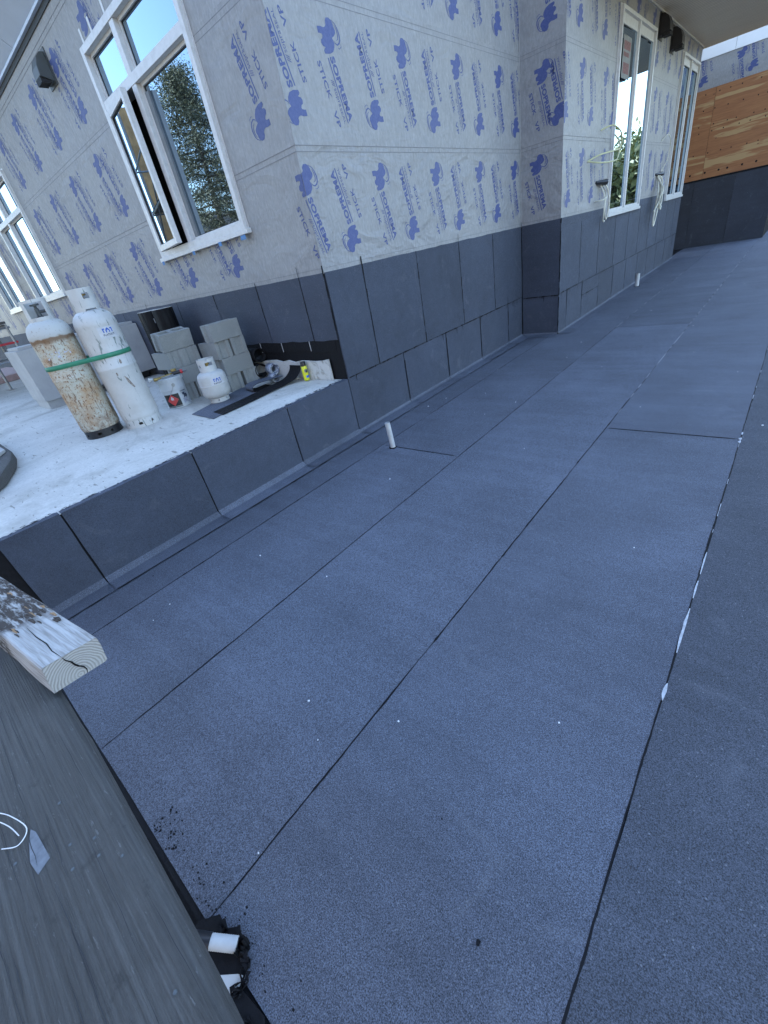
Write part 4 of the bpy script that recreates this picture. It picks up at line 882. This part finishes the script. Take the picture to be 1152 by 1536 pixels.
# pale slab block by the wall, and the wrapped item at the frame edge
sb = thing('insulation_stack', 'large pale grey insulation block standing behind the propane cylinders', 'insulation')
MB().box(-5.5, -4.72, -1.77, -.02, HL + .12, HL + .86).build('block', M['slab'], sb, bevel=.01); MB().box(-5.47, -4.78, -1.72, -.05, HL + .862, HL + .90).build('top_sheet', M['slab'], sb, bevel=.004)
MB().box(-5.46, -4.76, -1.75, -1.0, HL, HL + .119).build('skid', M['slab'], sb); MB().box(-5.4, -4.9, -.8, -.1, HL, HL + .119).build('skid', M['black'], sb)

# mats of scrap membrane
def ribbon(name, pts, wd, mats, parent=None, th=.005, axis=(0, 1, 0)):
    pts = smooth_path(pts, 6); ax = Vector(axis).normalized(); n = len(pts); mb = MB(); V = []; T = []
    for i, p in enumerate(pts):
        t = (pts[min(i + 1, n - 1)] - pts[max(i - 1, 0)]).normalized(); nn = t.cross(ax).normalized(); w_ = wd if not callable(wd) else wd(i / (n - 1))
        V += [p - ax * w_ / 2, p + ax * w_ / 2, p - ax * w_ / 2 + nn * th, p + ax * w_ / 2 + nn * th]
    F = []; 
    for i in range(n - 1):
        k = 4 * i; mb.add([], []); F += [(k, k + 4, k + 5, k + 1), (k + 2, k + 3, k + 7, k + 6), (k, k + 2, k + 6, k + 4), (k + 1, k + 5, k + 7, k + 3)]
    F += [(0, 1, 3, 2), (4 * n - 4, 4 * n - 2, 4 * n - 1, 4 * n - 3)]
    mb.add(V, F); mb.mi = [0 if (j < 4 * (n - 1) and j % 4 == 1) else 1 for j in range(len(F))]
    return mb.build(name, mats, parent, smooth=True)
z = HL + .003
P = [(-1.16, -1.27), (-.655, -1.30), (-.85, -.50), (-.88, -.42), (-1.45, -.42)]
mt = MB().prism([(x, y, z) for x, y in P], (0, 0, .006)).build('membrane_mat', M['deck']); tag(mt, 'flat dark membrane mat under the propane tank', 'mat')
MX = [M['deck'], M['bitumen']]
q = ribbon('membrane_offcut', [(-.77, -1.18, z + .008), (-.80, -.8, z + .009), (-.84, -.45, z + .016), (-.845, -.28, z + .02), (-.80, -.16, z + .05), (-.74, -.11, z + .12), (-.72, -.10, z + .18)], lambda t: .24 - .02 * t, MX, axis=(1, -.1, 0)); tag(q, 'long membrane offcut with its end curled up near the spray can', 'offcut')
q = ribbon('membrane_offcut', [(-1.05, -.12, z + .06), (-1.09, -.30, z + .07), (-1.11, -.46, z + .075), (-1.11, -.53, z + .055), (-1.08, -.54, z + .02), (-1.06, -.46, z + .008), (-1.04, -.3, z + .009)], .2, MX, axis=(1, -.15, 0)); tag(q, 'membrane offcut folded back on itself beside the blocks', 'offcut')
tag(MB().box(-.86, -.78, -.08, .0, HL + .002, HL + .03).build('foam_scrap', M['foam'], bevel=.006), 'small white foam scrap beside the spray can', 'scrap')
for i, (x, y, zz, r_) in enumerate(((-1.17, -.1, .14, .062), (-1.10, -.16, .05, .05))):
    mb = MB().tube([(-.09, .02, 0), (.05, -.01, 0)], r_, 20, cap=False); mb.tube([(-.09, .02, 0), (.045, -.01, 0)], r_ * .72, 20, cap=False)
    o = tag(mb.build('foil_roll', M['newsprint'], None, (x, y, HL + zz), smooth=True), ['small silver striped roll on top of another beside the foam strip', 'crumpled silver striped roll lying on the platform beside the blocks'][i], 'roll'); s_ = o.modifiers.new('s', 'SOLIDIFY'); s_.thickness = .006
# spray can
o = thing('spray_can', 'yellow spray can with black cap standing near the building corner', 'spray can', (-.585, -.085, HL + .012))
MB().lathe([(.03, 0), (.033, .004), (.033, .15), (.03, .158), (.02, .165)], 28).build('body', M['yellow'], o, smooth=True); MB().lathe([(.0305, .158), (.0305, .2), (.028, .204), (.0, .204)], 28).build('cap', M['black'], o, smooth=True)
a = CAMA(-.585, -.085)
for nm, mt_, u0, u1, v0, v1 in (('label', M['canblue'], -.0, .045, .03, .055), ('label', M['grey_alu'], -.005, .04, .09, .125), ('label', M['labelblack'], .012, .028, .085, .11)):
    fn = curved_fn(.0337 if mt_ is not M['labelblack'] else .0342, a, 0); mb = MB(); mb.add([fn(u0 + (u1 - u0) * i / 6, v) for v in (v0, v1) for i in range(7)], [(i, i + 1, 8 + i, 7 + i) for i in range(6)]); mb.build(nm, mt_, o)
# grey sheet lying at the left edge of the platform
P = [(-2.06, -2.70, HL + .05), (-1.0, -3.05, HL + .03), (-.75, -3.14, HL + .03), (-1.0, -3.28, HL + .05), (-3.2, -3.28, HL + .05), (-3.4, -2.72, HL + .05)]
o = thing('wrapped_bundle', 'grey wrapped bundle with a pale top lying on the platform edge', 'bundle')
P2 = [(-2.15, -2.72), (-1.75, -2.80), (-1.3, -2.96), (-1.05, -3.12), (-1.1, -3.29), (-3.4, -3.29), (-3.4, -2.70)]
MB().prism([(x, y, HL + .004) for x, y in P2], (0, 0, .1)).build('cover', M['plank'], o, bevel=.02); MB().prism([(x - .1, y - .0 if y < -3 else y - .02, HL + .106) for x, y in ((-2.06, -2.74), (-1.8, -2.9), (-1.9, -3.25), (-3.3, -3.25), (-3.3, -2.74))], (0, 0, .03)).build('top_board', M['slab'], o, bevel=.006)

# ------------------------------------------------------------------ foreground: plank, timber, torn corner
o = thing('plank', 'wide weathered grey plank running along the open deck edge', 'plank', (0, 0, 0))
PZ = .862
pb = MB(); prof = []
for y_, z_ in ((-3.75, 0), (-3.37, 0), (-3.352, -.003), (-3.341, -.012), (-3.336, -.028), (-3.338, -.05), (-3.36, -.062), (-3.75, -.062)): prof.append((y_, z_))
N = 40; x0, x1 = .9, 4.3; V = []
for i in range(N + 1):
    x = x0 + (x1 - x0) * i / N; e = .004 * math.sin(x * 4.1) - .003 * math.sin(x * 9.7) + jit(.001) + .003
    e += .004
    if x > 2.8: e -= .07 * (x - 2.8) + .05 * (x - 2.8) ** 2
    V += [(x, y_ + (e if y_ > -3.5 else 0), PZ + z_ + jit(.0006)) for y_, z_ in prof]
m_ = len(prof); pb.add(V, [(i * m_ + j, i * m_ + (j + 1) % m_, (i + 1) * m_ + (j + 1) % m_, (i + 1) * m_ + j) for i in range(N) for j in range(m_)] + [tuple(range(m_)), tuple(N * m_ + j for j in range(m_))])
pb.build('board', M['plank'], o, smooth=True)
for x in (1.25, 3.7): MB().box(x, x + .09, -3.74, -3.63, -.9, PZ - .063).build('post', M['timber'], o)
nl = MB()
for (x, y_) in ((2.61, -3.43), (2.66, -3.44), (2.68, -3.40), (2.64, -3.395), (2.5, -3.42), (2.72, -3.372), (2.97, -3.39), (2.55, -3.51)):
    nl.lathe([(.0, .0015), (.003, .0012), (.0036, 0)], 8, (x, y_, PZ), cap=False)
tag(nl.build('nail_heads', M['ventgrey'], o), kind='stuff')
ck_ = MB()
for kx in range(46):
    x = random.uniform(1.9, 3.2); y_ = random.uniform(-3.6, -3.36); l = random.uniform(.05, .32); w_ = random.uniform(.0003, .0009); d_ = jit(.006)
    V_ = []
    for q in range(7):
        t_ = q / 6; yy = y_ + d_ * t_ + jit(.0012); h_ = w_ * math.sin(math.pi * (.06 + .88 * t_)); V_ += [(x + l * t_, yy - h_, PZ + .0016), (x + l * t_, yy + h_, PZ + .0016)]
    ck_.add(V_, [(2 * q, 2 * q + 1, 2 * q + 3, 2 * q + 2) for q in range(6)], 0)
tag(ck_.build('checks', M['rubber'], o), kind='stuff')
sm_ = MB(); sm_.prism([(2.505, -3.474, PZ + .0006), (2.52, -3.468, PZ + .0006), (2.60, -3.462, PZ + .0006), (2.612, -3.485, PZ + .0006), (2.575, -3.49, PZ + .0006), (2.53, -3.482, PZ + .0006)], (0, 0, .0006)); sm_.build('tape_scrap', simple('frosted tape', (.135, .145, .16), .5, 0, .3, 60), o)
tag(MB().tube(smooth_path([(2.30, -3.56, PZ + .004), (2.40, -3.515, PZ + .012), (2.455, -3.490, PZ + .02), (2.498, -3.478, PZ + .004), (2.52, -3.497, PZ + .004), (2.50, -3.52, PZ + .006)]), .001, 6).tube(smooth_path([(2.34, -3.56, PZ + .004), (2.42, -3.52, PZ + .016), (2.465, -3.500, PZ + .01), (2.50, -3.492, PZ + .004)]), .001, 6).build('string', M['string'], smooth=True), 'thin white string looped on the grey plank', 'string')

# sawn timber resting on the plank
tm = thing('timber', 'weathered square sawn timber with a cracked end resting across the plank', 'timber', (2.163, -3.2635, .909)); 
tm.rotation_euler = (R(-9.5), R(2.0), R(8.0))
mb = MB(); wy, hz = .069, .0435; NX = 16; V = []
Q = [(-wy, -hz), (-wy * .3, -hz), (wy * .93, -hz), (wy, -hz * .85), (wy * 1.0, hz * .3), (wy * .96, hz * .9), (wy * .9, hz), (0, hz), (-wy * .95, hz), (-wy, hz * .92)]
for i in range(NX + 1):
    x = -1.3 * i / NX
    for y_, z_ in Q: V.append((x + (0 if i else jit(.0015)), y_ + (jit(.0018) if i else 0), z_ + (jit(.0018) if i else 0) - (.012 * max(0, (-x - .16)) * (z_ > 0))))
k = len(Q); mb.add(V, [(i * k + j, i * k + (j + 1) % k, (i + 1) * k + (j + 1) % k, (i + 1) * k + j) for i in range(NX) for j in range(k)] + [tuple(NX * k + j for j in range(k))]); mb.build('shaft', M['timber'], tm)
mb = MB(); mb.add([(.0005 + jit(.0006), y_, z_) for y_, z_ in Q], [tuple(range(k))[::-1]]); mb.build('end_grain', M['endgrain'], tm)
ck = MB(); strip2d(ck, [(-.022, .0432), (-.018, .03), (-.008, .016), (-.004, .004), (.003, -.008), (.012, -.018), (.016, -.03), (.014, -.0432)], .0022, lambda u, v: (.0022, u, v)); strip2d(ck, [(.004, -.01), (-.004, .0), (-.006, .02)], .001, lambda u, v: (.0023, u, v))
strip2d(ck, [(0, -.022), (-.05, -.024), (-.1, -.018), (-.16, -.02), (-.24, -.016)], .0016, lambda u, v: (u, v, hz + .0012)); ck.build('crack', M['bitumen'], tm)
# chips of rotten wood on the timber's top
rt = MB()
for kx in range(46):
    x = -.2 - random.random() * .5; y_ = random.uniform(-wy, wy * .9); l = random.uniform(.012, .05); w_ = random.uniform(.0015, .005); h_ = random.uniform(.001, .004)
    zt = hz - .012 * max(0, -x - .16) - .001; rt.prism([(x, y_ - w_, zt), (x + l, y_ - w_ * .3, zt), (x + l * .9, y_ + w_ * .5, zt), (x + .01, y_ + w_, zt)], (jit(.004), jit(.002), h_), 0 if random.random() < .75 else 1)
tag(rt.build('rotten_splinters', [simple('rotten wood', (.05, .038, .03), .95, 0, .4, 50), simple('fresh split wood', (.33, .2, .1), .9, 0, .3, 40)], tm), kind='stuff')

# torn corner of the deck with a white corrugated pipe
tc = thing('torn_corner', 'torn black membrane corner exposing white foam at the deck edge', 'membrane scrap', (2.56, -3.44, 0))
P = [(-.14, .0), (-.10, .05), (-.05, .045), (-.02, .075), (.03, .06), (.075, .045), (.10, .0), (.2, .012), (.27, -.03), (.25, -.09), (-.14, -.09)]
MB().prism([(x, y_, .0015) for x, y_ in P], (0, 0, .006)).build('patch', M['bitumen'], tc, bevel=.002)
P = [(-.01, -.055), (.02, -.03), (.05, -.005), (.07, .012), (.085, .02), (.095, .0), (.085, -.03), (.095, -.05), (.075, -.07), (.06, -.088), (.0, -.085)]
MB().prism([(x, y_, .0077) for x, y_ in P], (0, 0, .004)).build('foam', M['foam'], tc, bevel=.001)
fl = MB()
for kx in range(95):
    a = random.uniform(0, 6.28); cx_, cy_ = random.choice(((.095, .02), (.04, .055), (.07, .04), (.1, -.01), (-.06, .04), (.0, .06), (.12, -.05), (.16, -.03), (.2, -.03), (.1, -.07))); l = random.uniform(.006, .026)
    fl.prism([(cx_ + jit(.02) , cy_ + jit(.012), .007), (cx_ + l * math.cos(a), cy_ + l * math.sin(a), .012), (cx_ + l * .7 * math.cos(a + .6), cy_ + l * .7 * math.sin(a + .6), .01)], (0, 0, random.uniform(.004, .016)))
for kx in range(26):
    a = random.uniform(-1.2, 2.2); c_ = Vector((.03, .052, 0)) + Vector((math.cos(a), math.sin(a), 0)) * random.uniform(.008, .022); l = random.uniform(.012, .03); t_ = Vector((-math.sin(a), math.cos(a), 0))
    fl.prism([c_ - t_ * l * .6 + Vector((0, 0, .006)), c_ + t_ * l * .6 + Vector((0, 0, .006)), c_ + t_ * l * random.uniform(-.3, .3) + Vector((0, 0, random.uniform(.02, .05)))], Vector((math.cos(a), math.sin(a), 0)) * random.uniform(.003, .008))
tag(fl.build('ragged_edge', M['bitumen'], tc), kind='stuff')
o = thing('corrugated_pipe', 'short white corrugated pipe poking through the torn deck corner', 'pipe', (2.545, -3.42, .045))
mb = MB(); ax = Vector((.75, .55, -.3)).normalized(); pts = []; rs_ = []
for i in range(61): pts.append(ax * (-.16 + .21 * i / 60)); rs_.append(.0195 + .0009 * (i % 2))
mb.tube(pts, rs_, 18).build('tube', M['pvc'], o, smooth=True); mb = MB(); mb.tube([ax * -.17, ax * -.03], .0225, 18).build('sleeve', M['black'], o, smooth=True)

# ------------------------------------------------------------------ scaffold at the far end of the platform
sf = thing('scaffold', 'steel tube scaffold with plank deck at the far end of the platform', 'scaffold', (-9.6, -1.37, HL))
posts = [(0, 0), (-2.4, 0), (0, -1.2), (-2.4, -1.2)]
for (x, y_) in posts:
    MB().tube([(x, y_, .02), (x, y_, 5.2)], .026, 10).build('post', M['steel'], sf, smooth=True); MB().box(x - .09, x + .09, y_ - .09, y_ + .09, .001, .016).build('base_plate', M['timber'], sf)
for zz in (.95, 1.35, 2.3, 3.2, 4.2):
    for a, c in ((0, 1), (2, 3), (0, 2), (1, 3)): MB().tube([(*posts[a], zz), (*posts[c], zz)], .022, 8).build('ledger', M['red'] if zz == 1.35 and a == 2 else M['steel'], sf, smooth=True)
for a, c, z0, z1 in ((0, 1, .3, 1.9), (2, 3, 2.0, 3.6), (1, 0, 2, 3.8), (3, 2, .3, 1.9)): MB().tube([(*posts[a], z0), (*posts[c], z1)], .018, 8).build('brace', M['steel'], sf, smooth=True)
for i in range(4): MB().box(-2.5, .1, -1.2 + .3 * i, -1.2 + .3 * i + .28, 1.38, 1.42).build('deck_board', M['plank'], sf, bevel=.004)
for i in range(4): MB().box(-2.5, .1, -1.2 + .3 * i, -1.2 + .3 * i + .28, 3.24, 3.28).build('deck_board', M['plank'], sf, bevel=.004)
hd = thing('hoarding', 'orange brown board hoarding beyond the scaffold', 'hoarding', (-13.6, -3.2, HL))
for i in range(2): MB().box(-.03, .0, -1.0 + 1.22 * i, -1.0 + 1.22 * i + 1.21, .02, 6.0).build('panel', M['tan'], hd)
for i in range(3): MB().box(-.13, -.031, -1.02 + 1.22 * i, -.94 + 1.22 * i, 0, 5.9).build('stud', M['timber'], hd)

# ------------------------------------------------------------------ trees and houses round the site (seen mirrored in the panes)
def tree(x, y, h, rad, kind, label, leafm, nleaf=5200, size=.2, zb=-.9):
    t = thing('conifer_tree' if kind else 'leafy_tree', label, 'tree', (x, y, zb), 0, 'trees round the building site'); rnd = random.Random(int(x * 31 + y * 17))
    mb = MB(); pts = [(rnd.uniform(-.03, .03) * h * .3 * i / 8, rnd.uniform(-.03, .03) * h * .3 * i / 8, h * .95 * i / 8) for i in range(9)]; mb.tube(pts, [h * .02 * (1 - i / 9) + .02 for i in range(9)], 9)
    cl = []
    nb = 84 if kind else 30
    for i in range(nb):
        u = (i + rnd.random()) / nb
        if kind: z = h * (.1 + .88 * u); rr = rad * (1 - u) ** .6 * rnd.uniform(.65, 1.15)
        else: z = h * (.28 + .7 * u); rr = rad * math.sqrt(max(.03, 1 - (2 * u - .95) ** 2)) * rnd.uniform(.5, 1.1)
        a = i * 2.4 + rnd.uniform(-.5, .5); e = Vector((rr * math.cos(a), rr * math.sin(a), z + (-.12 if kind else .25) * rr)); s0 = Vector((0, 0, z - (.0 if kind else .2 * rr)))
        mb.tube([s0, s0.lerp(e, .5) + Vector((0, 0, .05 * rr)), e], [.035 * h / 8, .02 * h / 8, .006], 5)
        for q in range(5): cl.append((s0.lerp(e, .3 + .17 * q + rnd.uniform(-.06, .06)), (.17 if kind else .5) * (.55 + .14 * q) * rad / 2.2))
    mb.build('trunk', M['bark'], t, smooth=True)
    V = []; F = []
    for i in range(nleaf):
        c, s = cl[rnd.randrange(len(cl))]; p = c + Vector((rnd.gauss(0, s), rnd.gauss(0, s), rnd.gauss(0, s * .62)))
        d1 = Vector((rnd.gauss(0, 1), rnd.gauss(0, 1), rnd.gauss(0, .7))).normalized(); d2 = d1.orthogonal().normalized(); d2.rotate(Matrix.Rotation(rnd.random() * 6.28, 3, d1)); l = size * rnd.uniform(.6, 1.3); w_ = l * (.28 if kind else .5)
        k = len(V); V += [p - d1 * l, p + d2 * w_, p + d1 * l, p - d2 * w_]; F.append((k, k + 1, k + 2, k + 3))
    mb = MB(); mb.add(V, F); mb.build('crown', leafm, t); return t
tree(-16.8, -10.2, 10.3, 4.6, 1, 'tall dark conifer mirrored in the open casement window', M['leafdark'], 90000, .055)
tree(-24, -12.4, 8.0, 3.4, 1, 'smaller dark conifer behind the tall one', M['leafdark'], 40000, .07)
for i, (x, y, h, r_) in enumerate(((6.2, 28, 4.3, 2.4), (9.8, 30, 4.6, 2.7), (4.2, 34, 4.8, 2.6), (7.6, 38, 5.6, 3.2), (13, 35, 5.5, 3.0), (13.5, 14, 4.0, 2.3), (12, 46, 6.4, 4))):
    tree(x, y, h, r_, 0, ['yellow green tree beyond the deck edge', 'tall olive tree beyond the deck edge', 'rounded olive tree beside the canopy end', 'large spreading tree far beyond the canopy', 'loose yellow green tree behind the deck trees', 'low bushy tree beside the deck', 'largest far tree on the horizon'][i], M['leaf'], 4200, .24)
def house(x, y, wx, wy_, h, label):
    o = thing('house', label, 'house', (x, y, -.9)); MB().box(-wx / 2, wx / 2, -wy_ / 2, wy_ / 2, 0, h).build('wall', M['renderw'], o)
    MB().prism([(-wx / 2 - .4, -wy_ / 2 - .4, h), (wx / 2 + .4, -wy_ / 2 - .4, h), (0, -wy_ / 2 - .4, h + wx * .32)], (0, wy_ + .8, 0)).build('roof', M['roofd'], o)
    for s_ in (-1, 1):
        for u in (-.25, .25): MB().box(s_ * wx / 2 - .03, s_ * wx / 2 + .03, u * wy_ - .6, u * wy_ + .6, 1.2, 2.5).build('window', M['glass'], o)
        for u in (-.25, .25): MB().box(u * wx - .6, u * wx + .6, s_ * wy_ / 2 - .03, s_ * wy_ / 2 + .03, 1.2, 2.5).build('window', M['glass'], o)
house(-30, -22, 9, 12, 4.5, 'beige house with dark gable roof behind the conifers'); house(34, 20, 10, 12, 5, 'beige house with dark gable roof beyond the deck trees')

# unseen building added behind the camera to block low sky light
M['brick'] = simple('brown brick', (0.17, 0.12, 0.09), 0.9, 0, 0.2, 6)
nb = thing('added_sky_blocker', 'unseen brown brick building added across from the deck to block low sky', 'building', (7, -16, -.9))
MB().box(-11, 13, -4, 4, 0, 10).build('wall', M['brick'], nb); MB().box(-11.3, 13.3, -4.3, 4.3, 10, 10.3).build('roof', M['roofd'], nb)
for r_ in range(2):
    for i in range(7):
        x = -9.2 + 3.3 * i; wn = MB().box(x, x + 1.4, 3.98, 4.03, 2 + 4 * r_, 3.9 + 4 * r_).build('window', M['glass'], nb)
        MB().box(x - .08, x + 1.48, 4.0, 4.08, 1.9 + 4 * r_, 1.995 + 4 * r_).build('sill', M['slab'], wn)

# low trestle of steel tubes beside the pale insulation block
ts = thing('trestle', 'low steel tube trestle with a red rail behind the rusty cylinder', 'trestle', (-8.0, -1.1, HL))
for x, y_ in ((0, 0), (0, -.9), (-1.5, 0), (-1.5, -.9)): MB().tube([(x, y_, 0), (x, y_, 1.22)], .024, 10).build('leg', M['steel'], ts, smooth=True)
for z_, m_ in ((.62, 'steel'), (.93, 'red'), (1.2, 'steel')):
    for x in (0, -1.5): MB().tube([(x, .05, z_), (x, -.95, z_)], .02, 8).build('rail', M[m_], ts, smooth=True)
for z_ in (.62, 1.2):
    for y_ in (0, -.9): MB().tube([(.05, y_, z_ + .045), (-1.55, y_, z_ + .045)], .02, 8).build('rail', M['steel'], ts, smooth=True)
for y_ in (0, -.9): MB().tube([(0, y_, .1), (-1.5, y_, 1.1)], .015, 8).build('brace', M['steel'], ts, smooth=True)
for i in range(3): MB().box(-1.6, .1, -.95 + .33 * i, -.95 + .33 * i + .3, 1.27, 1.31).build('board', M['plank'], ts, bevel=.004)
